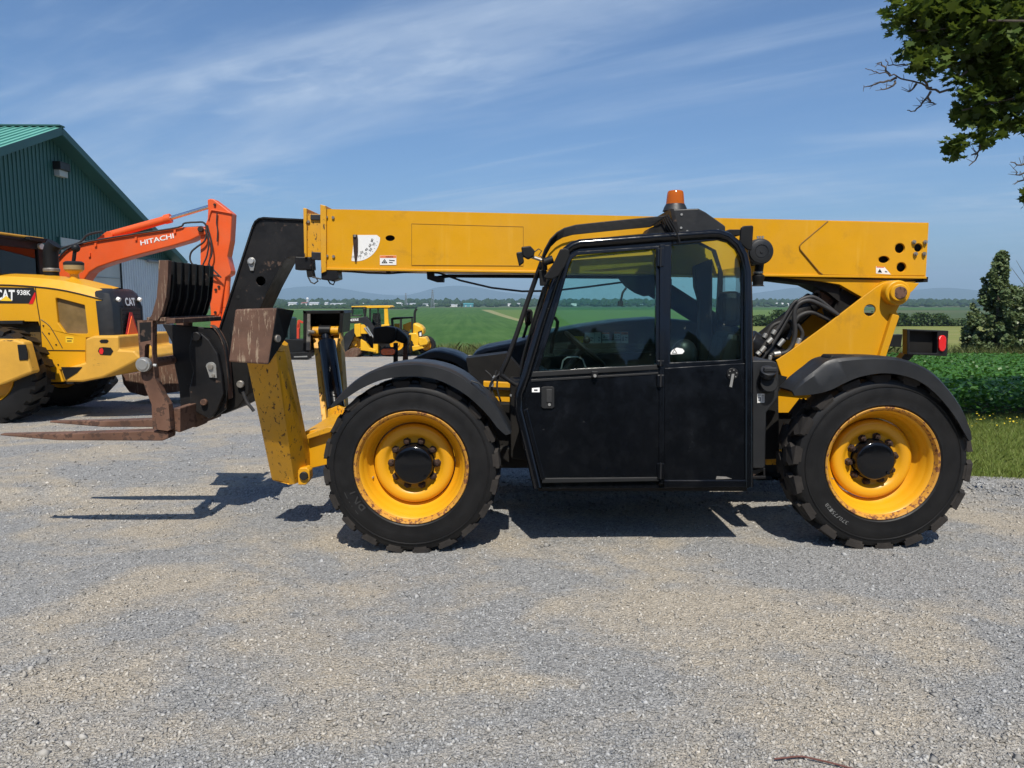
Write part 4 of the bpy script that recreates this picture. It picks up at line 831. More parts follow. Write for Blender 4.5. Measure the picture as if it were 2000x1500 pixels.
def fork(u_tip, v_tip, dy, name='fork'):
    t0 = px(-6, 855, 5.46); heel = px(322, 858, 5.46); top = px(300, 842, 5.46)
    zb = px(160, 861, 5.46).z; zt = px(300, 842, 5.46).z + .005
    b = B(); y0 = 5.46 + dy; w = .125
    prof = [(t0.x, zb + .034), (t0.x + .45, zb + .003), (heel.x - .02, zb), (heel.x + .025, zb + .02), (heel.x + .03, zb + .055), (heel.x, zt), (t0.x + .5, zb + .052), (t0.x, zb + .046)]
    L0 = [Vector((x, y0, z)) for x, z in prof]; L1 = [Vector((x, y0 + w, z)) for x, z in prof]
    for k in (0, -1): L0[k].y += .035; L1[k].y -= .035
    n = len(prof); b.add(L0 + L1, [list(range(n)), list(range(2 * n - 1, n - 1, -1))] + [[i, (i + 1) % n, (i + 1) % n + n, i + n] for i in range(n)])
    return b.build(name, M['fork'], T, bevel=.006)
fork(0, 855, .0); fork(95, 826, .60)
B().pp([(330, 800), (352, 797), (352, 845), (330, 840)], 5.52, .80).build('carriage_lower_bar', M['fork'], T, bevel=.006)
B().pp([(300, 622), (342, 622), (342, 632), (300, 634)], 5.46, .88).build('carriage_top_bar', M['rust'], T, bevel=.006)
# curved load backrest with its ribs
zt_, zb_ = px(300, 512, 5.5).z, px(300, 626, 5.5).z
prof = [(XC + .045, zt_ + .01), (XC + .035, zt_ - .12), (XC + .015, zt_ - .26), (XC - .025, zt_ - .38), (XC - .055, zb_)]
bk = B(); rows = [[Vector((x + .05, y, z)) for y in (5.47, 6.30)] for x, z in prof]; bk.grid(rows); bk.grid([[q + Vector((-.012, 0, 0)) for q in r_] for r_ in rows])
bk = bk.build('load_backrest', M['black_worn'], T)
for i, y in enumerate((5.44, 5.56, 5.69, 5.82, 5.95, 6.08, 6.21, 6.29)):
    w = .02 if i else .055
    b = B(); L0 = [Vector((x + (.085 if i else .10), y, z)) for x, z in prof] + [Vector((x + (.04 if i else .03), y, z)) for x, z in reversed(prof)]
    b.prism3([L0], (0, w, 0)).build('backrest_rib', M['rust'] if i == 0 else M['black_worn'], bk, bevel=.003)
B().obox((XC + .03, 5.45, zb_ + .01), (XC + .03, 6.36, zb_ + .01), .14, .03).build('backrest_rail', M['rust'], bk, bevel=.004)
# quick coupler: side plates, tilt link, pins
cA = [(316, 632), (352, 635), (400, 640), (424, 640), (440, 670), (448, 740), (440, 800), (420, 815), (352, 800), (350, 760), (338, 700), (335, 668)]
cp = B().pp(cA, 5.86, .035).build('coupler_plate', M['black_worn'], T, bevel=.006)
B().pp([(a + 2, c) for a, c in cA], 6.58, .035).build('coupler_plate', M['black_worn'], T, bevel=.006)
cB = [(374, 655), (382, 648), (392, 650), (408, 664), (424, 690), (432, 730), (436, 770), (424, 800), (410, 818), (396, 812), (372, 800), (369, 760), (377, 726), (370, 700), (369, 676)]
cb = B().pp(cB, 5.80, .05).build('coupler_hook', M['black_worn'], T, bevel=.008)
B().grid([[px(a, c, 5.84) for a, c in dense(((396, 636), (410, 636), (424, 650), (434, 672), (440, 700), (444, 740), (446, 780)))], [px(a, c, 5.84) + Vector((0, .10, 0)) for a, c in dense(((396, 636), (410, 636), (424, 650), (434, 672), (440, 700), (444, 740), (446, 780)))]]).build('hook_edge', M['rust'], cb)
for u, v, r, mt in ((386, 657, .036, 'black_worn'), (400, 785, .026, 'fork')):
    p = px(u, v, 5.8); B().cyl(p + Vector((0, -.035, 0)), p, r, n=20).build('coupler_pin', M[mt], cb, bevel=.006)
p = px(413, 716, 5.80)
ky = B().prism3([[p + Vector((.040 * math.cos(a), -.012, .036 * math.sin(a))) for a in [i * math.pi / 8 for i in range(9)]] + [p + Vector((-.038, -.012, 0)), p + Vector((-.014, -.012, -.085)), p + Vector((.042, -.012, -.088))]], (0, .012, 0)).build('pin_keeper', M['steel'], cb, bevel=.003)
B().cyl(p + Vector((0, -.028, 0)), p + Vector((0, -.01, 0)), .020, n=16).cyl(p + Vector((.018, -.026, -.068)), p + Vector((.018, -.01, -.068)), .013, n=6).build('bolt', M['zinc'], ky)
B().pp([(440, 690), (480, 690), (487, 720), (485, 770), (466, 795), (440, 808), (420, 812), (430, 760)], 5.98, .5).build('tilt_frame', M['underside'], T, bevel=.01)
B().pp([(448, 640), (470, 600), (480, 690), (468, 770), (456, 790), (446, 760)], 6.02, .04).build('tilt_link', M['black_worn'], T, bevel=.006)
p = px(471, 750, 5.97); B().cyl(p + Vector((0, -.03, 0)), p, .030, n=18).build('tilt_pin', M['zinc'], T, bevel=.005)
B().cyl(px(440, 655, 6.24), px(420, 800, 6.24), .07, n=18).build('tilt_cylinder', M['black_worn'], T)
B().tube([px(a, c, 5.96) for a, c in dense(((474, 765), (482, 785), (490, 795), (496, 803)))], .014).build('hydraulic_hose', M['hose'], T)
# ================================================================== ground, fields, hills
def ground_tint(t):
    """shared pattern: pale dusty tracks over grey crushed stone"""
    c = coords(t)
    m = t.nodes.new('ShaderNodeMapping'); m.inputs['Scale'].default_value = (.8, 1.0, 1); m.inputs['Rotation'].default_value = (0, 0, R(-12)); t.links.new(c, m.inputs[0])
    a = noise(t, m.outputs[0], .85, 7, .62, .5); b = noise(t, m.outputs[0], 3.2, 5, .6)
    return rng(t, math_(t, 'ADD', math_(t, 'MULTIPLY', a, .75), math_(t, 'MULTIPLY', b, .25)), .455, .575), c
def gravel_mat():
    m, t, bs = newmat('crushed_stone'); tan, c = ground_tint(t)
    v = t.nodes.new('ShaderNodeTexVoronoi'); v.inputs['Scale'].default_value = 62; v.inputs['Randomness'].default_value = 1; t.links.new(c, v.inputs['Vector'])
    v2 = t.nodes.new('ShaderNodeTexVoronoi'); v2.inputs['Scale'].default_value = 150; t.links.new(c, v2.inputs['Vector'])
    tone = rng(t, v.outputs['Color'], 0, 1, .62, 1.40); tone2 = rng(t, v2.outputs['Color'], 0, 1, .78, 1.25)
    grey = mixc(t, 1.0, mixc(t, 1.0, (.305, .303, .294), tone, 'MULTIPLY'), tone2, 'MULTIPLY')
    dirt = mixc(t, 1.0, mixc(t, .6, (.45, .39, .30), mixc(t, 1.0, (.45, .39, .30), tone, 'MULTIPLY')), tone2, 'MULTIPLY')
    col = mixc(t, math_(t, 'MULTIPLY', tan, .80), grey, dirt)
    t.links.new(col, bs.inputs['Base Color']); bs.inputs['Roughness'].default_value = .95; bs.inputs['Specular IOR Level'].default_value = .15
    h = math_(t, 'ADD', math_(t, 'ADD', math_(t, 'MULTIPLY', v.outputs['Distance'], 1.0), math_(t, 'MULTIPLY', v2.outputs['Distance'], .5)), math_(t, 'MULTIPLY', noise(t, c, 14, 6, .6), .8))
    bump(t, bs, h, 1.0, .014)
    return m
M['gravel'] = gravel_mat()
def stone_mat():
    m, t, bs = newmat('loose_stone'); tan, c = ground_tint(t)
    a = t.nodes.new('ShaderNodeAttribute'); a.attribute_name = 'tone'
    tone = rng(t, a.outputs['Fac'], 0, 1, .50, 1.50)
    f = math_(t, 'MULTIPLY', tan, .6)
    t.links.new(mixc(t, 1.0, mixc(t, f, (.300, .302, .298), (.43, .38, .30)), tone, 'MULTIPLY'), bs.inputs['Base Color'])
    bs.inputs['Roughness'].default_value = .9; bs.inputs['Specular IOR Level'].default_value = .2
    return m
M['stone'] = stone_mat()
def field_mat(name, c1, c2, scale, stretch, rough=.9, c3=None, s3=.02):
    m, t, bs = newmat(name); c = coords(t, 'Object', stretch)
    col = mixc(t, rng(t, noise(t, c, scale, 6, .6), .35, .65), c1, c2)
    if c3: col = mixc(t, rng(t, noise(t, coords(t), s3, 3, .5), .45, .62), col, c3)
    t.links.new(col, bs.inputs['Base Color']); bs.inputs['Roughness'].default_value = rough; bs.inputs['Specular IOR Level'].default_value = .1
    bump(t, bs, noise(t, c, scale * 3, 4, .6), .5, .08)
    return m
M['plain'] = field_mat('far_farmland', (.045, .085, .030), (.060, .090, .040), .004, (.25, 1, 1), c3=(.11, .12, .055), s3=.0016)
def row_crop():
    m, t, bs = newmat('green_crop'); c = coords(t)
    mp_ = t.nodes.new('ShaderNodeMapping'); mp_.vector_type = 'TEXTURE'; mp_.inputs['Rotation'].default_value = (0, 0, R(94)); mp_.inputs['Scale'].default_value = (90, 1.6, 1); t.links.new(c, mp_.inputs[0])
    f = rng(t, noise(t, mp_.outputs[0], 1.0, 4, .6), .35, .65); f2 = rng(t, noise(t, c, .03, 5, .6), .35, .65)
    t.links.new(mixc(t, f2, mixc(t, f, (.034, .090, .018), (.058, .128, .028)), mixc(t, f, (.046, .105, .022), (.075, .142, .036))), bs.inputs['Base Color'])
    bs.inputs['Roughness'].default_value = .9; bs.inputs['Specular IOR Level'].default_value = .1; bump(t, bs, noise(t, c, 2.0, 5, .6), .6, .1); return m
M['crop'] = row_crop()
M['crop_plain'] = field_mat('green_crop', (.040, .100, .020), (.062, .130, .030), .20, (.15, 1, 1))
M['meadow'] = field_mat('light_meadow', (.085, .150, .030), (.115, .165, .045), .10, (.15, 1, 1))
M['hay'] = field_mat('mown_hay_field', (.150, .185, .040), (.235, .225, .080), .16, (.05, 1, 1))
M['soil'] = field_mat('dark_field_soil', (.060, .055, .030), (.050, .075, .025), 2.0, (1, 1, 1))
M['turf'] = field_mat('verge_turf', (.14, .165, .042), (.20, .195, .075), 3.0, (1, 1, 1), c3=(.15, .135, .07), s3=.9)
def sheet(name, ys, xl, xr, n, mat, lift, wob=0.0):
    b = B(); rows = []
    for y in ys:
        a, c = xl(y), xr(y); row = []
        for i in range(n + 1):
            k = i / n; x = a + (c - a) * k
            row.append(Vector((x, y, g(x, y) + lift + (wob * (math.sin(x * 2.3 + y * 1.1) + math.sin(x * .9 - y * 1.7 + 2)) if wob else 0))))
        rows.append(row)
    b.grid(rows); o = b.build(name, mat); o['kind'] = 'structure'; return o
def lin(pts):
    xs = [p[0] for p in pts]; zs = [p[1] for p in pts]
    return lambda y: float(np.interp(y, xs, zs))
ys_far = [-60, -20, 0, 3, 7, 9, 12, 16, 20, 26, 33, 40, 46, 52, 60, 75, 100, 140, 200, 300, 450, 700, 1100, 1800, 3000, 5000, 8000, 12000, 17000]
b = B(); b.grid([[Vector((x, y, g(x, y) - .07 - (0 if y < 60 else .12))) for x in [s * k for s, k in [(-1, q) for q in (16000, 9000, 4000, 1500, 600, 250, 120, 60, 30, 14, 7)]] + [0] + [7, 14, 30, 60, 120, 250, 600, 1500, 4000, 9000, 16000]] for y in ys_far])
o = b.build('ground', M['plain']); o['kind'] = 'structure'
edge_x = lin([(-60, 40), (6.7, 40), (6.9, 7.0), (7.1, 4.9), (7.35, 4.2), (8, 3.6), (12, 2.6), (20, 1.6), (34, .8), (46, -.5), (50, -3)])
sheet('gravel_yard', [-40, -10, -2] + [i * .25 for i in range(0, 40)] + [10 + i * 1.0 for i in range(0, 40)] + [50], lambda y: -48, edge_x, 90, M['gravel'], 0.0)
sheet('grass_verge', [6.7, 6.9, 7.1, 7.4, 8, 9, 10, 11, 12], lambda y: edge_x(y) - .25, lambda y: 42, 40, M['turf'], -.02)
sheet('soybean_ground', [11.4, 13, 16, 20, 25, 30, 34], lambda y: edge_x(y) + 1.5, lambda y: 60, 20, M['soil'], .01)
sheet('rough_strip', [33, 35, 38], lambda y: edge_x(y) + .5, lambda y: 90, 20, M['turf'], .0)
sheet('hay_field', [37.5, 42, 50, 60, 75, 95, 130, 180, 245], lambda y: 5 + (y - 37) * .12, lambda y: 60 + y * 1.4, 30, M['hay'], -.02)
fa, fb = gp(1012, 627), gp(930, 601.5)
def fence_x(y): return fa.x + (y - fa.y) * (fb.x - fa.x) / (fb.y - fa.y)
ysf = [49, 52, 56, 60, 65, 72, 80, 90, 100, 120, 140, 170, 200, 250, 300, 360, 420, 500, 600, 700, 800]
sheet('meadow', ysf, lambda y: fence_x(y) + .012 * y, lambda y: 4 + y * .35, 20, M['meadow'], -.04)
sheet('crop_field', [50.5] + ysf[1:], lambda y: -70 - y * .5, fence_x, 24, M['crop'], -.04)
M['dry_strip'] = field_mat('dry_grass_track', (.20, .21, .09), (.26, .25, .12), .3, (1, .2, 1))
sheet('field_track', ysf, fence_x, lambda y: fence_x(y) + .012 * y, 2, M['dry_strip'], -.035)
sheet('far_meadow_strip', [805, 860, 930], lambda y: -.36 * y, lambda y: -.17 * y, 10, M['meadow'], -.06)
sheet('far_crop', [810, 900, 1100], lambda y: -.14 * y, lambda y: .6 * y, 10, M['crop'], -.06)
# hills on the horizon
M['hill'] = field_mat('wooded_hill', (.030, .060, .035), (.040, .070, .040), .002, (1, 1, 1))
def hill(name, Y, prof, depth):
    b = B(); pts = dense(prof, 6); front = [px(a, c, Y) for a, c in pts]
    rows = [[Vector((q.x, Y - depth, -20)) for q in front], [Vector((q.x, Y - depth * .45, -20 + (q.z + 20) * .62)) for q in front], front, [Vector((q.x, Y + depth * .5, -20 + (q.z + 20) * .5)) for q in front], [Vector((q.x, Y + depth, -20)) for q in front]]
    b.grid(rows); o = b.build(name, M['hill']); o['kind'] = 'structure'
hill('hill', 13500, [(300, 592), (420, 585), (520, 570), (575, 561), (620, 559), (665, 563), (720, 572), (780, 577), (815, 572), (850, 562), (890, 558), (930, 561), (980, 570), (1060, 578), (1150, 586), (1250, 592)], 1200)
hill('hill', 11500, [(1300, 592), (1400, 584), (1470, 573), (1515, 567), (1550, 562), (1585, 562), (1640, 570), (1700, 573), (1745, 571), (1790, 566), (1840, 562), (1890, 565), (1950, 572), (2050, 578), (2200, 590)], 1200)
# ---- loose stones of the yard (too many to count)
def on_ground(X, Y):
    z = 0.0095 * np.clip(X, -3.0, 4.5) * (1 - np.clip((np.abs(X) - 6) / 8, 0, 1) ** 2 * (3 - 2 * np.clip((np.abs(X) - 6) / 8, 0, 1)))
    t = np.clip(Y - 7, 0, None); k = np.clip((Y - 8) / 8, 0, 1); z = z * (1 - k * k * (3 - 2 * k))
    return z - np.where(t > 0, .044 * t - .16 * (1 - np.exp(-t * .27)), 0)
def stones(n, y0, y1, s0, s1, seed):
    r = np.random.default_rng(seed)
    Y = 1 / (1 / y1 + r.random(n) * (1 / y0 - 1 / y1)); X = (r.random(n) * 2 - 1) * Y * .80
    sz = s0 + (s1 - s0) * r.random(n) ** 5
    octa = np.array([[1, 0, 0], [0, 1, 0], [-1, 0, 0], [0, -1, 0], [.1, .1, 1], [0, 0, -1.]])
    F = np.array([[0, 1, 4], [1, 2, 4], [2, 3, 4], [3, 0, 4], [1, 0, 5], [2, 1, 5], [3, 2, 5], [0, 3, 5]])
    V = octa[None] * (.6 + .8 * r.random((n, 6, 1))) * np.array([1, .72, .5]) + r.normal(0, .12, (n, 6, 3))
    a = r.random(n) * 6.283; ca, sa = np.cos(a)[:, None], np.sin(a)[:, None]; tl = r.normal(0, .35, (n, 1))
    x, y, z = V[..., 0], V[..., 1], V[..., 2]; z = z + tl * x
    P = np.stack([x * ca - y * sa, x * sa + y * ca, z], -1) * sz[:, None, None]
    P[..., 0] += X[:, None]; P[..., 1] += Y[:, None]; P[..., 2] += (on_ground(X, Y) + sz * .12)[:, None]
    keep = X < np.interp(Y, [0, 6.7, 6.9, 7.1, 7.35, 8, 12, 20], [40, 40, 7, 4.9, 4.2, 3.6, 2.6, 1.6]) + r.normal(0, .12, n)
    P = P[keep]; m = len(P); tone = np.repeat(np.clip(r.normal(.5, .22, n)[keep] + (r.random(m) > .985) * .9, 0, 1.6), 6)
    return P.reshape(-1, 3), (F[None] + 6 * np.arange(m)[:, None, None]).reshape(-1, 3), tone
A = [stones(100000, 2.3, 7.5, .0035, .016, 1), stones(26000, 6, 22, .008, .026, 2), stones(500, 2.4, 8, .014, .030, 3)]
V, F, Tn, k = [], [], [], 0
for v_, f_, t_ in A: V.append(v_); F.append(f_ + k); Tn.append(t_); k += len(v_)
o = bpy.data.objects.new('loose_gravel', raw_mesh('loose_gravel', np.concatenate(V), np.concatenate(F), M['stone'], attr=np.concatenate(Tn))); COL.objects.link(o)
o['kind'] = 'stuff'; tag(o, 'loose grey crushed stones scattered over the yard', 'gravel')
# ---- leaf helpers
def leaf_mat(name, c1, c2, scale=1.5, trans=.35, rough=.5):
    m, t, bs = newmat(name); out = t.nodes['Material Output']
    a = t.nodes.new('ShaderNodeAttribute'); a.attribute_name = 'tone'
    col = mixc(t, a.outputs['Fac'], c1, c2); t.links.new(col, bs.inputs['Base Color']); bs.inputs['Roughness'].default_value = rough; bs.inputs['Specular IOR Level'].default_value = .3
    tr = t.nodes.new('ShaderNodeBsdfTranslucent'); t.links.new(mixc(t, .5, col, (c2[0] * 1.5, c2[1] * 1.3, c2[2] * .7)), tr.inputs[0])
    mx = t.nodes.new('ShaderNodeMixShader'); mx.inputs[0].default_value = trans; t.links.new(bs.outputs[0], mx.inputs[1]); t.links.new(tr.outputs[0], mx.inputs[2]); t.links.new(mx.outputs[0], out.inputs[0])
    return m
def leaves(shape, C, size, r, up=0.6, fold=.2, droop=0.0):
    """one flat outline copied to every centre in C with random attitude"""
    n = len(C); k = len(shape); sh = np.array(shape)
    nrm = r.normal(0, 1, (n, 3)); nrm[:, 2] = np.abs(nrm[:, 2]) + up; nrm /= np.linalg.norm(nrm, axis=1)[:, None]
    e = np.cross(nrm, r.normal(0, 1, (n, 3))); e /= np.linalg.norm(e, axis=1)[:, None]; f = np.cross(nrm, e)
    s = size * (.65 + .7 * r.random(n)); 
    P = C[:, None, :] + s[:, None, None] * (sh[None, :, :1] * e[:, None] + sh[None, :, 1:2] * f[:, None] + fold * np.abs(sh[None, :, :1]) * nrm[:, None])
    P[..., 2] -= droop * s[:, None] * sh[None, :, 1]
    return P.reshape(-1, 3), np.repeat(np.clip(r.normal(.5, .28, n), 0, 1), k)
def leaf_mesh(name, shape, C, size, mat, seed, **kw):
    r = np.random.default_rng(seed); V, t_ = leaves(shape, C, size, r, **kw); k = len(shape)
    return raw_mesh(name, V, np.arange(len(C) * k).reshape(-1, k), mat, attr=t_)
QUAD = [(-.5, 0), (0, -.62), (.5, 0), (0, .7)]
MAPLE = [(0, -.50), (.16, -.30), (.46, -.36), (.36, -.12), (.60, .12), (.30, .16), (.34, .40), (.12, .30), (0, .62), (-.12, .30), (-.34, .40), (-.30, .16), (-.60, .12), (-.36, -.12), (-.46, -.36), (-.16, -.30)]
M['bark'] = paint('grey_bark', (.075, .062, .050), .9, var=.4, vscale=9, bmp=.5, bscale=18)
M['twig'] = paint('dry_twig', (.10, .085, .075), .9, var=.2)
M['maple_leaf'] = leaf_mat('maple_leaf', (.035, .072, .012), (.105, .155, .028), trans=.35)
M['aspen_leaf'] = leaf_mat('grey_green_leaf', (.065, .110, .038), (.18, .225, .105), trans=.25, rough=.4)
M['dark_leaf'] = leaf_mat('dark_green_leaf', (.035, .070, .026), (.085, .125, .050), trans=.2)
M['bush_leaf'] = leaf_mat('bush_leaf', (.040, .080, .020), (.075, .120, .035), trans=.25)
M['soy_leaf'] = leaf_mat('soybean_leaf', (.036, .115, .016), (.078, .195, .036), trans=.30, rough=.42)
M['grass_blade'] = leaf_mat('grass_blade', (.15, .235, .038), (.27, .31, .095), trans=.3)
M['weed_leaf'] = leaf_mat('weed_leaf', (.10, .15, .035), (.22, .23, .09), trans=.3)
# ---- soybean rows on the right
r = np.random.default_rng(11); C = []
for row in range(0, 58):
    y = 11.75 + row * .38
    x0, x1 = max(y * .50, 4.5), min(y * .95, 32); n = int((x1 - x0) * (125 if y < 16 else 75 if y < 24 else 50))
    x = x0 + (x1 - x0) * r.random(n); h = .14 + .36 * r.random(n) ** .6
    yy = y + r.normal(0, .10, n); C.append(np.stack([x, yy, on_ground(x, yy) + h], -1))
    n2 = n // 2; x = x0 + (x1 - x0) * r.random(n2); yy = y + r.normal(0, .09, n2); C.append(np.stack([x, yy, on_ground(x, yy) + .05 + .3 * r.random(n2)], -1))
C = np.concatenate(C)
TRI = [(0, -.42), (.34, -.16), (.30, .18), (0, .58), (-.30, .18), (-.34, -.16)]
o = bpy.data.objects.new('soybean_plants', leaf_mesh('soybean_plants', TRI, C, .094, M['soy_leaf'], 5, up=1.0, fold=.15)); COL.objects.link(o); o['kind'] = 'stuff'; tag(o, 'dense rows of green soybean plants at the right edge', 'crop')
# ---- verge grass, yellow flowers, field edge weeds
def blades(n, X, Y, h0, h1, w, seed, mat, name):
    r = np.random.default_rng(seed); h = h0 + (h1 - h0) * r.random(n) ** 2; a = r.random(n) * 6.283; lean = r.normal(0, .45, (n, 2)) * h[:, None]
    z = on_ground(X, Y) - .02; dx_, dy_ = np.cos(a) * w / 2, np.sin(a) * w / 2
    V = np.stack([np.stack([X - dx_, Y - dy_, z], -1), np.stack([X + dx_, Y + dy_, z], -1), np.stack([X + lean[:, 0] * .4 + dx_ * .7, Y + lean[:, 1] * .4 + dy_ * .7, z + h * .6], -1), np.stack([X + lean[:, 0], Y + lean[:, 1], z + h], -1), np.stack([X + lean[:, 0] * .4 - dx_ * .7, Y + lean[:, 1] * .4 - dy_ * .7, z + h * .6], -1)], 1)
    return raw_mesh(name, V.reshape(-1, 3), np.arange(5 * n).reshape(-1, 5), mat, attr=np.repeat(np.clip(r.normal(.5, .3, n), 0, 1), 5))
n = 110000; Yg = 7.0 + 5.0 * r.random(n); Xg = Yg * (.45 + .42 * r.random(n)) 
ok = Xg > np.interp(Yg, [6.9, 7.1, 7.35, 8, 12], [7, 4.9, 4.2, 3.6, 2.6]) + r.normal(0, .10, n); Xg, Yg = Xg[ok], Yg[ok]
o = bpy.data.objects.new('verge_grass', blades(len(Xg), Xg, Yg, 0.02, .10, .0055, 3, M['grass_blade'], 'verge_grass')); COL.objects.link(o); o['kind'] = 'stuff'; tag(o, 'short yellowish grass between the gravel and the soybeans', 'grass')
n = 16000; Yg = 33.5 + 3.5 * r.random(n); Xg = Yg * (.42 + .45 * r.random(n))
o = bpy.data.objects.new('tall_grass', blades(n, Xg, Yg, .3, .95, .03, 4, M['weed_leaf'], 'tall_grass')); COL.objects.link(o); o['kind'] = 'stuff'; tag(o, 'tall pale grass at the foot of the bushy trees', 'grass')
n = 24000; Yg = 47.5 + 3 * r.random(n); Xg = -22 + 26 * r.random(n)
o = bpy.data.objects.new('field_edge_weeds', blades(n, Xg, Yg, .15, .95, .022, 6, M['weed_leaf'], 'field_edge_weeds')); COL.objects.link(o); o['kind'] = 'stuff'; tag(o, 'pale weeds along the far edge of the gravel', 'weeds')
M['flower'] = simple('yellow_flower', (.75, .55, .02), .6)
n = 70; Yg = 9.6 + 1.6 * r.random(n); Xg = Yg * (.60 + .12 * r.random(n))
Cc = np.stack([Xg, Yg, on_ground(Xg, Yg) + .10 + .05 * r.random(n)], -1)
o = bpy.data.objects.new('verge_flowers', leaf_mesh('verge_flowers', QUAD, Cc, .022, M['flower'], 8, up=2)); COL.objects.link(o); o['kind'] = 'stuff'; tag(o, 'tiny yellow flowers dotted through the verge grass', 'flowers')
# ---- trees
def crown_points(n, blobs, r, shell=.55):
    w = np.array([b_[3] * b_[4] * b_[5] for b_ in blobs]) ** .75; idx = r.choice(len(blobs), n, p=w / w.sum()); Bm = np.array(blobs)[idx]
    d = r.normal(0, 1, (n, 3)); d /= np.linalg.norm(d, axis=1)[:, None]; rad = shell + (1 - shell) * r.random(n)[:, None] ** .7; rad += r.normal(0, .06, (n, 1))
    return Bm[:, :3] + d * rad * Bm[:, 3:6]
def branch(b, p0, p1, r0, r1, sag=0.0, k=7, jit=.06, rnd=random):
    pts = []; L = (p1 - p0).length
    for i in range(k + 1):
        t = i / k; q = p0.lerp(p1, t) + Vector((rnd.uniform(-1, 1), rnd.uniform(-1, 1), rnd.uniform(-1, 1))) * jit * L * (0 if i in (0, k) else .5); q.z -= sag * math.sin(math.pi * t) ; pts.append(q)
    b.tube(pts, [r0 + (r1 - r0) * i / k for i in range(k + 1)], 7); return pts
# maple that overhangs the top right corner
mx_, my_ = 10.4, 8.2
mp = thing('maple_tree', 'maple tree reaching in from the top right corner with drooping leafy branches', 'tree', (mx_, my_, g(mx_, my_)))
tr = B(); rnd = random.Random(3); base = Vector((mx_, my_, g(mx_, my_) - .1))
branch(tr, base, base + Vector((.1, .1, 3.2)), .34, .24, k=5, jit=.02, rnd=rnd); crot = base + Vector((.1, .1, 3.2))
ends = []
def PM(u, v, Y): return px(u, v, Y)
targets = [PM(1790, 60, 8.0), PM(1850, 130, 8.3), PM(1880, 215, 8.0), PM(1930, 40, 7.6), PM(1960, 150, 8.8), PM(1830, -60, 8.4), PM(1985, 230, 8.3), PM(1900, -150, 7.4), PM(1800, -200, 8.6), PM(2060, 60, 9.2), PM(2150, 200, 8.8), PM(2250, 100, 7.2), PM(2350, -100, 8.6), PM(2100, -300, 8.2), PM(2400, 150, 8.0), PM(2000, -350, 9.0), PM(2600, -100, 8.4)]
for q in targets:
    mid = crot + Vector((0, 0, rnd.uniform(.2, 2.2))); pts = branch(tr, mid, q, .04, .009, sag=-.35, rnd=rnd); ends.append(q)
    for _ in range(3): a = pts[rnd.randint(3, 6)]; branch(tr, a, a + Vector((rnd.uniform(-1, .6), rnd.uniform(-.5, .5), rnd.uniform(-.6, .5))), .02, .005, k=4, jit=.15, rnd=rnd)
branch(tr, crot, crot + Vector((.2, 0, 4.6)), .22, .05, k=6, rnd=rnd)
tr.build('trunk', M['bark'], mp)
bl = []
def blob(u, v, Y, a, c=None, e=None):
    q = px(u, v, Y); bl.append((q.x, q.y, q.z, a, c or a, e or a * .8))
for u, v, Y, a in ((1775, 25, 8.0, .28), (1800, 55, 8.1, .26), (1785, 100, 8.0, .17), (1815, 125, 7.9, .20), (1850, 30, 8.2, .40), (1835, 85, 8.3, .26), (1900, 40, 8.0, .45), (1905, 110, 8.4, .32), (1950, 80, 8.0, .45), (1960, 160, 8.2, .33), (1925, 170, 8.3, .26), (1990, 140, 8.0, .35), (1915, 215, 8.1, .28), (1955, 235, 8.2, .25), (1890, 180, 8.0, .15), (1985, 60, 8.4, .5), (1870, 285, 8.1, .17), (1925, 260, 8.0, .18), (1860, 300, 8.1, .10), (1985, 205, 8.3, .26), (2000, 245, 8.0, .14), (1855, -20, 8.2, .45), (1950, -40, 8.2, .6), (2005, 380, 8.1, .12), (1860, 160, 8.0, .12), (1895, 235, 8.1, .12)):
    blob(u, v, Y, a * 1.0)
NVIS = len(bl)
for _ in range(46):
    bl.append((rnd.uniform(6.4, 14.6), rnd.uniform(7.2, 9.4), rnd.uniform(5.4, 9.2), rnd.uniform(.5, .95), rnd.uniform(.5, .9), rnd.uniform(.4, .7)))
for _ in range(16):
    bl.append((rnd.uniform(7.6, 13.5), rnd.uniform(7.2, 9.2), rnd.uniform(4.0, 5.6), rnd.uniform(.4, .8), rnd.uniform(.4, .8), rnd.uniform(.3, .6)))
C = np.concatenate([crown_points(5000, bl[:NVIS], np.random.default_rng(20), .2), crown_points(9000, bl[NVIS:], np.random.default_rng(21), .25)])
o = bpy.data.objects.new('crown', leaf_mesh('crown', MAPLE, C - np.array(ROOT[mp]), .098, M['maple_leaf'], 22, up=.9, fold=.25, droop=.25)); COL.objects.link(o); o.parent = mp
rnd = random.Random(9)
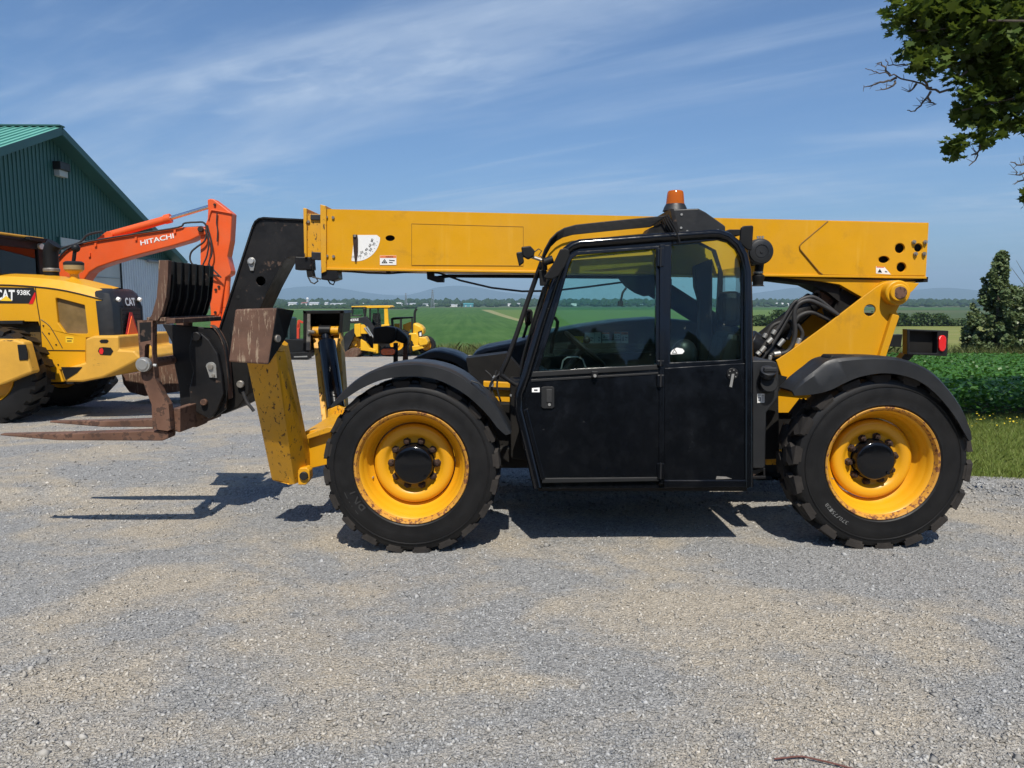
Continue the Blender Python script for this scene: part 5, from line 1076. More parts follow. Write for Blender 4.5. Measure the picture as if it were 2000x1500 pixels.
for pts in (((1860, 176), (1838, 178), (1818, 174), (1800, 164), (1775, 158), (1752, 150), (1740, 146), (1720, 141), (1706, 140), (1690, 135)), ((1752, 150), (1735, 158), (1712, 162), (1700, 168), (1686, 170)), ((1740, 146), (1728, 132), (1715, 122)), ((1818, 174), (1802, 158), (1790, 140), (1776, 126), (1760, 127), (1735, 127), (1730, 115)), ((1818, 178), (1810, 192), (1796, 208), (1782, 218), (1772, 214)), ((1810, 192), (1818, 200), (1828, 204)), ((1750, 158), (1738, 172), (1722, 175)), ((1790, 164), (1780, 175), (1774, 180)), ((1920, 268), (1914, 290), (1904, 312), (1892, 325)), ((1908, 300), (1900, 302)), ((2010, 318), (1995, 322), (1976, 316)), ((2010, 345), (1998, 352), (1985, 355)), ((2010, 330), (1992, 342), (1986, 338)), ((1890, 140), (1875, 150), (1862, 152), (1850, 148))):
    P_ = [px(a, c, 8.05) for a, c in dense(pts, 3)]; P_ = [q + Vector((0, rnd.uniform(-.03, .03), rnd.uniform(-.008, .008))) for q in P_]
    m_ = len(P_); tw = B().tube(P_, [.013 - .0095 * i / m_ for i in range(m_)], 6)
    for _ in range(4): a = rnd.choice(P_[m_ // 3:]); tw.tube([a, a + Vector((rnd.uniform(-.10, .02), 0, rnd.uniform(-.05, .09)))], [.004, .002], 5)
    tw.build('bare_twig', M['twig'], mp)
# bushy tree by the soybean field and the darker one beside it
def bushy(name, label, u, vb, vt, Y, half, n, leafmat, seed, prof, lsize=.13, bare=False, group=None):
    q = px(u, vb, Y); z0 = g(q.x, q.y); top = px(u, vt, Y).z; H_ = top - z0; rd = np.random.default_rng(seed); rn = random.Random(seed)
    t = thing(name, label, 'tree', (q.x, q.y, z0), group); b = B(); base = Vector((q.x, q.y, z0 - .05)); branch(b, base, base + Vector((0, 0, H_ * .9)), .10, .012, k=8, jit=.03, rnd=rn)
    bl = []
    for i in range(300):
        k = rn.random() ** 1.2; w = half * float(np.interp(k, [p_[0] for p_ in prof], [p_[1] for p_ in prof])); a = rn.uniform(0, 6.283); rr = w * rn.uniform(.1, 1.02)
        c = base + Vector((rr * math.cos(a), rr * math.sin(a), H_ * k)); s = rn.uniform(.10, .26) * (.55 + w * .35)
        bl.append((c.x, c.y, c.z, s, s, s * 1.25)); 
        if i % 9 == 0: branch(b, base + Vector((0, 0, H_ * k * .7)), c, .03, .006, k=4, rnd=rn)
    for i in range(16): a = rn.uniform(-.45, .45) * half; k = rn.uniform(.70, .98) - abs(a) * .12; bl.append((q.x + a, q.y + a * .5, z0 + H_ * k, .10, .10, .34))
    if bare:
        for i in range(9): branch(b, base + Vector((rn.uniform(-.3, .6), 0, H_ * .6)), base + Vector((rn.uniform(-1.2, 1.4), rn.uniform(-.5, .5), H_ * rn.uniform(1.05, 1.35))), .03, .006, k=5, jit=.1, rnd=rn)
    b.build('trunk', M['bark'], t); C = crown_points(n, bl, rd, .2)
    o = bpy.data.objects.new('crown', leaf_mesh('crown', QUAD, C - np.array(ROOT[t]), lsize, leafmat, seed + 1, up=.5)); COL.objects.link(o); o.parent = t
    return t
bushy('aspen_tree', 'bushy grey-green tree with a pointed top behind the soybeans', 1940, 712, 492, 35.5, 1.32, 20000, M['aspen_leaf'], 31, [(0, .95), (.25, 1.0), (.48, .98), (.60, .80), (.70, .56), (.80, .40), (.9, .24), (1, .12)])
bushy('dark_tree', 'dark leafy tree with bare twigs on top, cut by the right edge', 2012, 712, 540, 36.5, 1.5, 15000, M['dark_leaf'], 41, [(0, 1), (.5, .95), (.8, .7), (1, .2)], bare=True)
# bushes of the hedgerow and single shrubs in the hay field
def shrub(label, u, vb, w_px, h_px, Y, n, mat, seed, group=None, ls=.16):
    q = px(u, vb, Y); z0 = g(q.x, Y); k = Y / FPX; w, h = w_px * k / 2, h_px * k; rn = random.Random(seed)
    t = thing('shrub', label, 'shrub', (q.x, Y, z0), group); b = B(); bl = []
    for i in range(14):
        a = rn.uniform(0, 6.283); rr = rn.uniform(.1, .8); c = Vector((q.x + w * rr * math.cos(a), Y + w * .7 * rr * math.sin(a), z0 + h * rn.uniform(.2, .85) * (1.05 - .35 * rr))); s = w * rn.uniform(.25, .42)
        bl.append((c.x, c.y, c.z, s, s, min(s, h * .3))); branch(b, Vector((q.x, Y, z0 - .05)), c, .03, .008, k=3, rnd=rn)
    b.build('stem', M['bark'], t); C = crown_points(n, bl, np.random.default_rng(seed), .3)
    o = bpy.data.objects.new('foliage', leaf_mesh('foliage', QUAD, C - np.array(ROOT[t]), ls, mat, seed + 1, up=.6)); COL.objects.link(o); o.parent = t
shrub('low round green shrub on the hay field under the red tail lamp', 1810, 712, 44, 34, 36.5, 2600, M['bush_leaf'], 51, ls=.11)
shrub('small dark round shrub alone beside the aspen tree', 1865, 710, 16, 26, 37, 900, M['dark_leaf'], 52, ls=.10)
r = np.random.default_rng(61); n = 26000; uu = 1440 + 520 * r.random(n)
Q = [gp(u, 637) for u in range(1440, 1980, 20)]; qx = np.array([q.x for q in Q]); qy = np.array([q.y for q in Q]); qz = np.array([q.z for q in Q]); ui = np.arange(1440, 1980, 20)
hx = np.interp(uu, ui, qx); hy = np.interp(uu, ui, qy); hz_ = np.interp(uu, ui, qz); top = 2.6 + 1.3 * np.sin(hx * .31) * np.sin(hx * .13 + 1) + .8 * np.sin(hx * 1.1)
C = np.stack([hx, hy + r.normal(0, 1.6, n), hz_ + np.clip(top, 1.2, 5) * r.random(n) ** .7], -1)
o = bpy.data.objects.new('hedgerow', leaf_mesh('hedgerow', QUAD, C, .5, M['bush_leaf'], 62, up=.6)); COL.objects.link(o); o['kind'] = 'stuff'; tag(o, 'long green hedgerow across the plain beyond the hay field', 'hedge')
# ================================================================== green-roofed shed on the left
def siding(name, col, ribs, rough=.5, axis=1):
    m, t, bs = newmat(name); c = coords(t)
    w = t.nodes.new('ShaderNodeTexWave'); w.wave_type = 'BANDS'; w.bands_direction = 'Y' if axis == 1 else 'X'; w.inputs['Scale'].default_value = ribs; w.inputs['Distortion'].default_value = 0; t.links.new(c, w.inputs['Vector'])
    a = rng(t, noise(t, c, .6, 5, .6), .3, .7, .9, 1.1); t.links.new(mixc(t, 1.0, tuple(col), a, 'MULTIPLY'), bs.inputs['Base Color']); bs.inputs['Roughness'].default_value = rough
    return m
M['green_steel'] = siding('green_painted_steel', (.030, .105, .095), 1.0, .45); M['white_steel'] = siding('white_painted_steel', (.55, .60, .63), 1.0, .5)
M['door_grey'] = siding('pale_grey_door', (.42, .45, .43), 1.0, .55); M['roof_green'] = siding('glare_paled_roof_steel', (.15, .40, .33), 1.0, .42)  # sun glare on the roof is put into its paler green
ap = px(120, 248, 28.6); ev = px(365, 510, 39.4); gd = Vector((ev.x - ap.x, ev.y - ap.y, 0)); half = gd.length; gd.normalize(); nb = Vector((gd.y, -gd.x, 0))   # nb: out of the gable
if nb.x < 0: nb = -nb
ridge, eave = ap.z, ev.z; slope = (ridge - eave) / half
A0 = Vector((ap.x, ap.y, 0)) - nb * .55                      # gable wall stands behind the roof overhang
shed = thing('farm_shed', 'large farm shed with dark green gable and green metal roof coloured pale for sun glare, on the left', 'building', (A0.x, A0.y, g(A0.x, A0.y)))
def gpt(s, z, out=0.0): q = A0 + gd * s + nb * out; return Vector((q.x, q.y, z))
zsplit = px(290, 505, 36).z; LEN = 22; wallh = lambda s: ridge - .28 - slope * abs(s)
zlow = -2.0
gw = B(); W2 = half - .7
gw.prism3([[gpt(-W2, zsplit), gpt(W2, zsplit), gpt(W2, wallh(W2)), gpt(0, wallh(0)), gpt(-W2, wallh(W2))]], nb * -.12)
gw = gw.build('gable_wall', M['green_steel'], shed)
# standing ribs of the sheets, all one pressed part
s = -W2 + .12
while s < W2:
    B().obox(gpt(s, zsplit, .012), gpt(s, wallh(s) - .02, .012), .035, .03, nb).build('sheet_rib', M['green_steel'], gw); s += .23
lw = B().prism3([[gpt(-W2, zlow), gpt(W2, zlow), gpt(W2, zsplit - .01), gpt(-W2, zsplit - .01)]], nb * -.12).build('lower_wall', M['white_steel'], shed)
s = -W2 + .12
while s < W2: B().obox(gpt(s, zlow, .012), gpt(s, zsplit - .03, .012), .035, .03, nb).build('sheet_rib', M['white_steel'], lw); s += .23
B().obox(gpt(-W2, zsplit, .03), gpt(W2, zsplit, .03), .06, .14).build('wall_trim', M['green_steel'], shed)
def s_at(u, v):                                               # where a pixel's ray meets the gable plane
    d = ray(u, v); o_ = Vector((0, 0, CAM_H)); t = (A0 - o_).dot(nb) / d.dot(nb); q = o_ + d * t; return (q - A0).dot(gd), q.z
for (u0, v0, u1, v1) in ((112, 468, 238, 620), (-120, 480, 62, 620)):
    s0, z1_ = s_at(u0, v0); s1, z2_ = s_at(u1, v1); ztop = zsplit + .15 if u0 > 0 else zsplit
    dr = B().prism3([[gpt(s0, zlow, .05), gpt(s1, zlow, .05), gpt(s1, ztop + .25, .05), gpt(s0, ztop + .25, .05)]], nb * -.05).build('shed_door', M['door_grey'], shed)
    for k in range(9): B().obox(gpt(s0 + .03, zlow + .6 * k, .058), gpt(s1 - .03, zlow + .6 * k, .058), .015, .03, nb).build('door_panel_joint', M['pole'], dr)
    for s_ in (s0, s1): B().obox(gpt(s_, zlow, .06), gpt(s_, ztop + .25, .06), .06, .10, nb).build('door_jamb', M['ink'] if s_ == s1 else M['green_steel'], dr)
roofb = []
for sg in (-1, 1):
    e0 = gpt(sg * half, eave, .55); r0 = gpt(0, ridge, .55); dn = nb * -LEN
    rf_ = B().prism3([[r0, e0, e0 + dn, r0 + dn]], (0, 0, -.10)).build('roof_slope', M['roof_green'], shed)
    k = .15
    while k < LEN:
        B().obox(r0 + nb * -k + Vector((0, 0, .02)), e0 + nb * -k + Vector((0, 0, .02)), .05, .05).build('roof_rib', M['roof_green'], rf_); k += .30
    B().obox(r0 + Vector((0, 0, -.14)) + nb * .012, e0 + Vector((0, 0, -.14)) + nb * .012, .03, .26, (0, 0, 1)).build('barge_board', M['green_steel'], shed)
    B().prism3([[gpt(0, ridge - .28, .0), gpt(sg * (half - .2), eave - .20, .0), gpt(sg * (half - .2), eave - .20, .55), gpt(0, ridge - .28, .55)]], (0, 0, -.02)).build('soffit', M['green_steel'], shed)
    side = B().prism3([[gpt(sg * W2, zlow), gpt(sg * W2, wallh(W2)), gpt(sg * W2, wallh(W2)) - nb * (LEN - .6), gpt(sg * W2, zlow) - nb * (LEN - .6)]], gd * (-.12 * sg)).build('side_wall', M['green_steel'], shed)
B().obox(gpt(0, ridge + .03, .58), gpt(0, ridge + .03, -LEN + .5), .35, .05).build('ridge_cap', M['green_steel'], shed)
B().prism3([[gpt(-W2, zlow) - nb * (LEN - .7), gpt(W2, zlow) - nb * (LEN - .7), gpt(W2, wallh(W2)) - nb * (LEN - .7), gpt(0, wallh(0)) - nb * (LEN - .7), gpt(-W2, wallh(W2)) - nb * (LEN - .7)]], nb * -.1).build('back_wall', M['green_steel'], shed)
s0, z0 = s_at(113, 332)
lp = B().prism3([[gpt(s0 - .34, z0 - .02, .0), gpt(s0 + .34, z0 - .02, .0), gpt(s0 + .34, z0 + .28, .0), gpt(s0 - .34, z0 + .28, .0)]], nb * .30).build('wall_lamp', M['ink'], shed, bevel=.02)
B().prism3([[gpt(s0 - .28, z0 - .26, .0), gpt(s0 + .28, z0 - .26, .0), gpt(s0 + .28, z0 - .02, .0), gpt(s0 - .28, z0 - .02, .0)]], nb * .22).build('lamp_lens', M['door_grey'], lp, bevel=.02)
s0, z0 = s_at(282, 509); s1, z1_ = s_at(340, 517)
B().cyl(gpt(s0, zsplit - .10, .16), gpt(W2 - .1, zsplit - .10, .16), .07, n=10).build('door_track', M['pole'], shed)
# ================================================================== loader at the left edge
LY = 11.9
LT = thing('wheel_loader', 'yellow wheel loader cut by the left edge, black grille and orange triangle at its rear', 'loader', (px(80, 790, 12.5).x, 12.6, g(-7, 12.6)))
zx = lambda u, v, Y=LY: px(u, v, Y)
body_uv = [(-160, 556), (-10, 556), (70, 560), (130, 568), (200, 585), (207, 657), (168, 660), (166, 720), (116, 722), (124, 746), (82, 746), (82, 690), (78, 640), (74, 628), (-160, 624)]
grille_uv = [(108, 583), (112, 582), (165, 596), (171, 650), (169, 652), (128, 651), (113, 630)]
hd_ = B().prism3([[zx(a, c) for a, c in body_uv], [zx(a, c) for a, c in grille_uv]], (0, .06, 0)).build('hood_side', M['loader_yellow'], LT, bevel=.015)
crease = [zx(a, c) for a, c in dense([(-160, 556), (-10, 556), (70, 560), (130, 568), (200, 585)], 3)]
top = [zx(a, c, LY + .28) for a, c in dense([(-160, 534), (-10, 537), (75, 541), (130, 548), (202, 565)], 3)]
top = [Vector((q.x if i else q.x, t_.y, t_.z)) for i, (q, t_) in enumerate(zip(crease, top))]
W_ = 1.05
hood_t = B().grid([crease, [c_.lerp(t_, .55) + Vector((0, -.05, .05)) for c_, t_ in zip(crease, top)], top, [t_ + Vector((0, W_ / 2 - .28, .03)) for t_ in top], [t_ + Vector((0, W_ - .56, 0)) for t_ in top], [c_ + Vector((0, W_, 0)) for c_ in crease]])
hood_t.build('hood_top', M['loader_yellow'], LT)
B().pp(body_uv, LY + W_ - .06, .06).build('hood_side', M['loader_yellow'], LT)
B().tube([q + Vector((0, -.004, 0)) for q in crease], .010, 6).build('hood_seam', M['ink'], LT)
B().tube([zx(a, c, LY - .003) for a, c in ((69, 561), (72, 590), (78, 626), (82, 684), (166, 685))], .007, 6).build('panel_seam', M['ink'], LT)
B().tube([zx(a, c, LY - .003) for a, c in dense(((80, 624), (96, 636), (110, 658), (122, 680)))], .006, 6).tube([zx(a, c, LY - .003) for a, c in dense(((82, 648), (94, 665), (104, 682)))], .006, 6).build('panel_seam', M['ink'], LT)
B().pp([(104, 580), (170, 594), (174, 656), (120, 656)], LY + .05, .02).build('side_mesh', M['loader_mesh'] if 'loader_mesh' in M else paint('dusty_wire_mesh', (.16, .10, .03), .6, var=.25, vscale=6, dust=(.25, .16, .07), dust_hi=.8), LT)
for u, v in ((85, 636), (96, 651), (110, 673), (114, 712), (158, 712), (125, 725)): p = zx(u, v); B().cyl(p + Vector((0, -.012, 0)), p, .012, n=8).build('bolt', M['nut'], LT)
st = B().pp([(128, 657), (144, 658), (143, 670), (128, 669)], LY - .002, .002).build('service_label', M['yellow_ink'], LT); B().pp([(130, 660), (142, 661), (142, 662.5), (130, 661.5)], LY - .003, .0005).pp([(131, 665), (140, 665), (140, 667), (131, 667)], LY - .003, .0005).build('print', M['ink'], st)
# side decal with lettering
dc = B().pp([(-160, 558), (66, 562), (69, 570), (58, 593), (-160, 592)], LY - .003, .003).build('side_decal', M['ink'], LT)
B().pp([(67.5, 571), (69.5, 572), (69, 582), (64, 594), (56, 594)], LY - .0045, .003).build('red_slash', M['red_ink'], dc)
b = B(); text_on(b, 'CAT', zx(-9, 586, LY - .004), zx(29, 587, LY - .004), zx(-9, 565, LY - .004), .03); text_on(b, '938K', zx(33, 576, LY - .004), zx(60, 577, LY - .004), zx(33, 566, LY - .004), .02); b.build('white_lettering', M['white'], dc)
B().pp([(0, 587.5), (24, 588), (12, 577.5)], LY - .008, .001).build('decal_triangle', M['yellow_ink'], dc)
# black rear cowl with grille, lamps, triangle
xr_ = px(205, 600, LY).x
cw = B(); rows = []
zt0, zb0 = px(205, 565, LY).z, px(210, 682, LY).z
for x, i in ((xr_ - .10, 0.0), (xr_ + .02, .0), (xr_ + .10, .05), (xr_ + .13, .14)):
    rows.append([Vector((x, LY - .015 + i, zb0)), Vector((x - .03 * (i == 0), LY - .015 + i, zt0 - .28)), Vector((x - .06, LY + .02 + i, zt0 - .05 - i * .3)), Vector((x - .08, LY + .16 + i * .6, zt0 + .02 - i * .45)), Vector((x - .08, LY + W_ - .16 - i * .6, zt0 + .02 - i * .45)), Vector((x - .06, LY + W_ - .02 - i, zt0 - .05 - i * .3)), Vector((x, LY + W_ + .015 - i, zt0 - .28)), Vector((x, LY + W_ + .015 - i, zb0))])
cw.grid(rows); cw.add(rows[-1], [list(range(8))]); cowl = cw.build('rear_cowl', M['grey_plastic'], LT)
gx = xr_ + .135
B().box(gx - .01, gx + .012, LY + .22, LY + W_ - .22, zb0 + .05, zt0 - .30).build('rear_grille', M['ink'], cowl)
for k in range(9): z_ = zb0 + .12 + k * .07; B().box(gx + .012, gx + .03, LY + .24, LY + W_ - .24, z_, z_ + .012).build('grille_slat', M['interior'], cowl)
for y in (LY + .20, LY + W_ - .16): B().cyl((gx - .04, y, zt0 - .15), (gx + .004, y, zt0 - .17), .036, n=16).build('rear_lamp', M['white'], cowl)
b = B(); text_on(b, 'CAT', (gx + .004, LY + .38, zt0 - .27), (gx + .004, LY + .70, zt0 - .27), (gx - .02, LY + .38, zt0 - .13), .03, (.006, 0, 0)); b.build('white_lettering', M['white'], cowl)
tri_c = Vector((gx + .05, LY + W_ / 2 - .08, zt0 - .68))
B().prism3([[tri_c + Vector((0, -.24, -.20)), tri_c + Vector((0, .24, -.20)), tri_c + Vector((0, 0, .25))]], (.01, 0, 0)).build('slow_triangle', paint('fluorescent_orange', (.95, .14, .02), .5, var=.05), LT)
B().prism3([[tri_c + Vector((-.006, -.29, -.24)), tri_c + Vector((-.006, .29, -.24)), tri_c + Vector((-.006, .04, .31)), tri_c + Vector((-.006, -.04, .31))]], (.004, 0, 0)).build('triangle_border', M['red_ink'], LT)
# counterweight with its lamps
cwt = B().prism3([[zx(a, c, LY - .22) for a, c in ((166, 662), (182, 656), (231, 656), (232, 683), (262, 685), (276, 700), (230, 724), (200, 738), (160, 746), (126, 746), (118, 722), (166, 708))]], (0, 1.75, 0)).build('counterweight', M['loader_bumper'], LT, bevel=.03)
for pts in ([(194, 666), (198, 663), (209, 663), (212, 666), (209, 670), (197, 670)], [(191, 686), (194, 679), (202, 678), (216, 679), (221, 686), (216, 694), (196, 693)]):
    B().pp(pts, LY - .226, .01).build('lamp_recess', M['underside'], cwt)
B().pp([(193, 686), (195, 681), (200, 680), (202, 686), (200, 692), (195, 691)], LY - .234, .01).build('tail_lamp', M['red_lens'], cwt)
B().pp([(119, 717), (160, 717), (150, 728), (128, 742)], LY - .23, .02).build('tow_recess', M['underside'], cwt)
B().cyl(px(255, 665, 12.4), px(255, 690, 12.4), .10, n=12).build('tow_hitch', M['underside'], LT)
B().pp([(70, 628), (80, 640), (82, 690), (80, 750), (0, 760), (-160, 760), (-160, 626)], LY + .12, .05).build('engine_side', paint('dark_perforated_panel', (.10, .06, .015), .6, var=.3, vscale=5), LT)
B().pp([(-160, 628), (44, 626), (44, 632), (-160, 634)], LY - .05, .15).build('step_edge', M['ink'], LT)
pb = B()
for i in range(9):
    for j in range(7): p = px(28 + i * 5, 640 + j * 7, LY + .12); pb.cyl(p + Vector((0, -.006, 0)), p, .008, n=5)
pb.build('perforations', M['ink'], LT)
# rear fender with lamp grid
fd = B().prism3([[px(a, c, 11.1) for a, c in ((-160, 660), (28, 663), (46, 668), (52, 690), (62, 728), (0, 753), (-30, 757), (-160, 750))]], (0, .22, 0)).build('rear_fender', M['loader_bumper'], LT, bevel=.03)
B().pp([(33, 673), (49, 673), (53, 690), (53, 703), (37, 704)], 11.085, .03).build('lamp_grid', M['interior'], fd, bevel=.01)
# tyres
def big_tyre(x, y, z, r, w, parent, lugs=22):
    b = B().lathe([(r * .50, .10), (r * .56, .02), (r * .75, 0), (r * .90, .03), (r * .94, .09), (r * .94, w - .09), (r * .90, w - .03), (r * .75, w), (r * .56, w - .02), (r * .50, w - .10)], (x, y, z), (0, 1, 0), 48)
    for sd in (0, 1):
        for i in range(lugs):
            t0 = 2 * math.pi * (i + .5 * sd) / lugs; dt = math.pi / lugs * 1.15
            def Q(t, yy, rr): return Vector((x + rr * math.cos(t), y + (yy if not sd else w - yy), z + rr * math.sin(t)))
            a = [Q(t0, .015, r * .90), Q(t0 + dt, .015, r * .90), Q(t0 + dt * 1.5, w * .52, r * .93), Q(t0 + dt * .5, w * .52, r * .93), Q(t0, .03, r * .985), Q(t0 + dt, .03, r * .985), Q(t0 + dt * 1.5, w * .52, r), Q(t0 + dt * .5, w * .52, r)]
            b.add(a, [[0, 1, 2, 3], [4, 5, 6, 7], [0, 1, 5, 4], [1, 2, 6, 5], [2, 3, 7, 6], [3, 0, 4, 7]])
    o = b.build('tyre', M['rubber'], parent)
    B().lathe([(0, .10), (r * .2, .06), (r * .25, .14), (r * .45, .14), (r * .50, .05), (r * .53, .03), (r * .53, w - .03), (r * .45, w - .14), (0, w - .14)], (x, y, z), (0, 1, 0), 32).build('rim', M['loader_yellow'], o)
    return o
tz = g(-8, 11.4) + .73
txl = px(-26, 720, 11.25).x
big_tyre(txl, 11.22, tz, .75, .55, LT); big_tyre(txl - .05, 13.15, tz, .75, .55, LT); big_tyre(txl - 3.0, 11.22, tz, .75, .55, LT); big_tyre(txl - 3.0, 13.15, tz, .75, .55, LT)
B().box(txl - 3.4, txl + .9, 12.0, 13.0, tz - .2, tz + .35).build('frame', M['underside'], LT)
# stack, pre-cleaner, cab
sk = B().tube([px(a, c, 12.5) for a, c in dense(((101, 548), (100, 520), (99, 496), (101, 485), (107, 476)))], .115, 18).build('exhaust_stack', M['interior'], LT)
B().lathe([(.118, 0), (.126, .01), (.126, .05), (.118, .06)], px(101, 531, 12.5), (0, 0, 1), 18).build('stack_clamp', M['zinc'], sk)
p = px(146, 548, 12.4)
pc_ = B().lathe([(0, 0), (.075, 0), (.065, .10), (.09, .13), (.13, .15), (.135, .17), (0, .17)], p, (0, 0, 1), 20).build('air_precleaner', M['loader_yellow'], LT)
B().lathe([(.13, .165), (.150, .18), (.152, .25), (.13, .26)], p, (0, 0, 1), 24).build('cleaner_bowl', paint('tan_plastic', (.35, .25, .11), .5), pc_)
B().lathe([(.152, .25), (.155, .29), (.12, .315), (0, .315)], p, (0, 0, 1), 24).build('cleaner_lid', M['ink'], pc_)
B().cyl(p + Vector((0, 0, .31)), p + Vector((.04, 0, .52)), .03, n=8).sphere(p + Vector((.05, 0, .53)), .07, 10, 6).build('cleaner_spout', M['interior'], pc_)
XR = px(83, 470, 13.25).x; XF = XR - 1.75; Ya, Yb = 12.02, 13.25; zc0 = px(40, 548, 12.5).z - .15; zc1 = px(83, 470, 13.25).z
lc_ = B().box(XF, XR, Ya, Yb, zc0 - .5, zc0).build('cab_base', M['interior'], LT)
for x in (XF, XF + .85, XR - .09):
    for y in (Ya, Yb - .09):
        w = .09 if not (x == XR - .09 and y > 12.5) else .14
        B().box(x, x + .09, y - (w - .09), y + .09, zc0, zc1).build('cab_post', M['interior'], lc_, bevel=.01)
for y in (Ya + .03, Yb - .04): B().box(XF + .05, XR - .05, y, y + .006, zc0, zc1).build('cab_glass', M['glass_dark'], lc_)
for x in (XF + .03, XR - .04): B().box(x, x + .006, Ya + .08, Yb - .08, zc0, zc1).build('cab_glass', M['glass_dark'], lc_)
B().box(XR - .08, XR, Ya + .09, Yb - .09, zc1 - .16, zc1).box(XR - .08, XR, Ya + .09, Yb - .09, zc0, zc0 + .06).build('rear_rail', M['interior'], lc_)
B().box(XF - .15, XR + .02, Ya - .06, Yb + .04, zc1 + .002, zc1 + .05).build('cab_roof', M['loader_yellow'], lc_, bevel=.02)
B().box(XF - .12, XR + .03, Ya - .04, Yb + .03, zc1 - .035, zc1).build('dark_roof_underside', M['interior'], lc_)  # dark panel set under the yellow cab roof
B().box(XR - .02, XR + .10, Yb - .5, Yb + .06, zc1 - .03, zc1 + .03).build('roof_edge', M['interior'], lc_, bevel=.01)
B().cyl((XR - .02, Yb - .1, zc1 - .10), (XR + .06, Yb - .12, zc1 - .11), .05, n=14).build('cab_lamp', M['white'], lc_)
B().box(XF + .5, XF + .95, Ya + .35, Yb - .35, zc0 - .2, zc0 + .48).build('seat', M['interior'], lc_, bevel=.06)
txx = 0
# front of the loader outside the frame: arms and bucket
B().box(txl - 3.6, txl - 1.2, 12.1, 12.9, tz - .1, tz + .8).build('front_frame', M['loader_yellow'], LT, bevel=.03)
B().obox((txl - 1.6, 12.3, tz + 1.2), (txl - 4.6, 12.3, tz - .2), .15, .45).obox((txl - 1.6, 12.9, tz + 1.2), (txl - 4.6, 12.9, tz - .2), .15, .45).build('lift_arm', M['loader_yellow'], LT, bevel=.02)
B().prism3([[Vector((txl - 4.5 + a, 11.2, tz - .65 + c)) for a, c in ((0, .9), (-.1, .2), (-.3, 0), (-1.2, -.02), (-.35, .08), (-.18, .25), (-.1, .9))]], (0, 2.8, 0)).build('bucket', M['rust'], LT, bevel=.01)
# ================================================================== orange excavator behind the loader
EY = 14.4
EX = thing('excavator', 'bright orange excavator with white lettering on its boom, behind the yellow loader', 'excavator', (px(20, 780, EY).x, EY + .2, g(-9, EY)))
bo = [(104, 552), (106, 512), (112, 500), (130, 484), (156, 474), (192, 467), (264, 456), (348, 444), (394, 441), (402, 447), (402, 458), (388, 461), (370, 470), (336, 480), (264, 499), (222, 511), (190, 522), (174, 532), (165, 545), (150, 580)]
B().pp(bo, EY, .34).build('excavator_boom', M['orange'], EX, bevel=.02)
ebo = [o_ for o_ in kids(EX)][-1]
b = B(); text_on(b, 'HITACHI', px(275, 479.5, EY - .004), px(340, 465, EY - .004), px(273.5, 470, EY - .004), .02); b.build('white_lettering', M['white'], ebo)
B().tube([px(a, c, EY - .03) for a, c in dense(((112, 506), (132, 486), (160, 475), (200, 467), (270, 456), (348, 444), (360, 436), (385, 434), (398, 435), (404, 447), (400, 470), (385, 482), (374, 492), (371, 505), (376, 516), (388, 521)))], .018, 6).build('hydraulic_hose', M['hose'], EX)
B().tube([px(a, c, EY - .05) for a, c in dense(((400, 448), (408, 470), (404, 500), (396, 520), (404, 532), (428, 540)))], .016, 6).tube([px(a, c, EY - .06) for a, c in dense(((405, 440), (412, 470), (414, 495), (408, 515), (420, 530), (432, 542)))], .016, 6).build('hydraulic_hose', M['hose'], EX)
B().tube([px(a, c, EY - .02) for a, c in dense(((200, 452), (172, 458), (160, 470), (150, 476), (120, 485), (108, 492)))], .02, 6).build('hydraulic_hose', M['hose'], EX)
for u, v in ((186, 478), (265, 466), (341, 452), (174, 498)): B().pp([(u - 2, v - 3), (u + 2, v - 4), (u + 2, v + 3), (u - 2, v + 4)], EY - .03, .04).build('hose_clip', M['orange'], EX)
p = px(393, 448, EY); B().cyl(p + Vector((0, -.05, 0)), p + Vector((0, .4, 0)), .055, n=16).build('stick_pin', M['nut'], EX, bevel=.01)
sk_ = [(405, 390), (411, 388), (417, 389), (434, 402), (453, 417), (450, 470), (444, 501), (451, 529), (450, 536), (440, 542), (434, 580), (428, 614), (419, 620), (412, 618), (407, 560), (391, 517), (391, 462), (400, 440), (405, 428), (406, 410)]
stick = B().pp(sk_, EY + .04, .26).build('excavator_stick', M['orange'], EX, bevel=.015)
B().tube([px(a, c, EY + .02) for a, c in dense(((407, 428), (412, 412), (420, 411), (453, 417)))], .014, 6).build('weld_rib', M['orange'], stick)
B().tube([px(a, c, EY + .0) for a, c in dense(((424, 415), (423, 435), (425, 450), (424, 472)))], .012, 6).build('grease_line', M['hose'], stick)
for u, v in ((420, 400), (428, 560), (422, 566), (421, 610)): p = px(u, v, EY + .04); B().cyl(p + Vector((0, -.03, 0)), p, .025, n=10).build('pin', M['nut'], stick)
cyl_ = B().cyl(px(216, 459, EY + .15), px(331, 427, EY + .15), .075, n=18).cyl(px(322, 429, EY + .15), px(334, 426, EY + .15), .09, n=18).build('stick_cylinder', M['orange'], EX, bevel=.008)
B().cyl(px(331, 427, EY + .15), px(408, 404, EY + .15), .040, n=12).build('piston_rod', M['chrome'], cyl_)
B().pp([(188, 467), (208, 452), (216, 451), (220, 458), (218, 466), (205, 470)], EY + .04, .24).build('cylinder_lug', M['orange'], EX, bevel=.01)
bc_ = B().cyl(px(445, 536, EY + .15), px(441, 600, EY + .15), .06, n=14).build('bucket_cylinder', M['orange'], EX)
B().cyl(px(441, 600, EY + .15), px(437, 628, EY + .15), .055, n=12).cyl(px(437, 628, EY + .15), px(432, 670, EY + .15), .04, n=10).build('cylinder_end', M['orange'], bc_)
B().pp([(412, 612), (430, 612), (438, 690), (424, 700), (410, 690)], EY + .06, .22).build('bucket_link', M['orange'], EX)
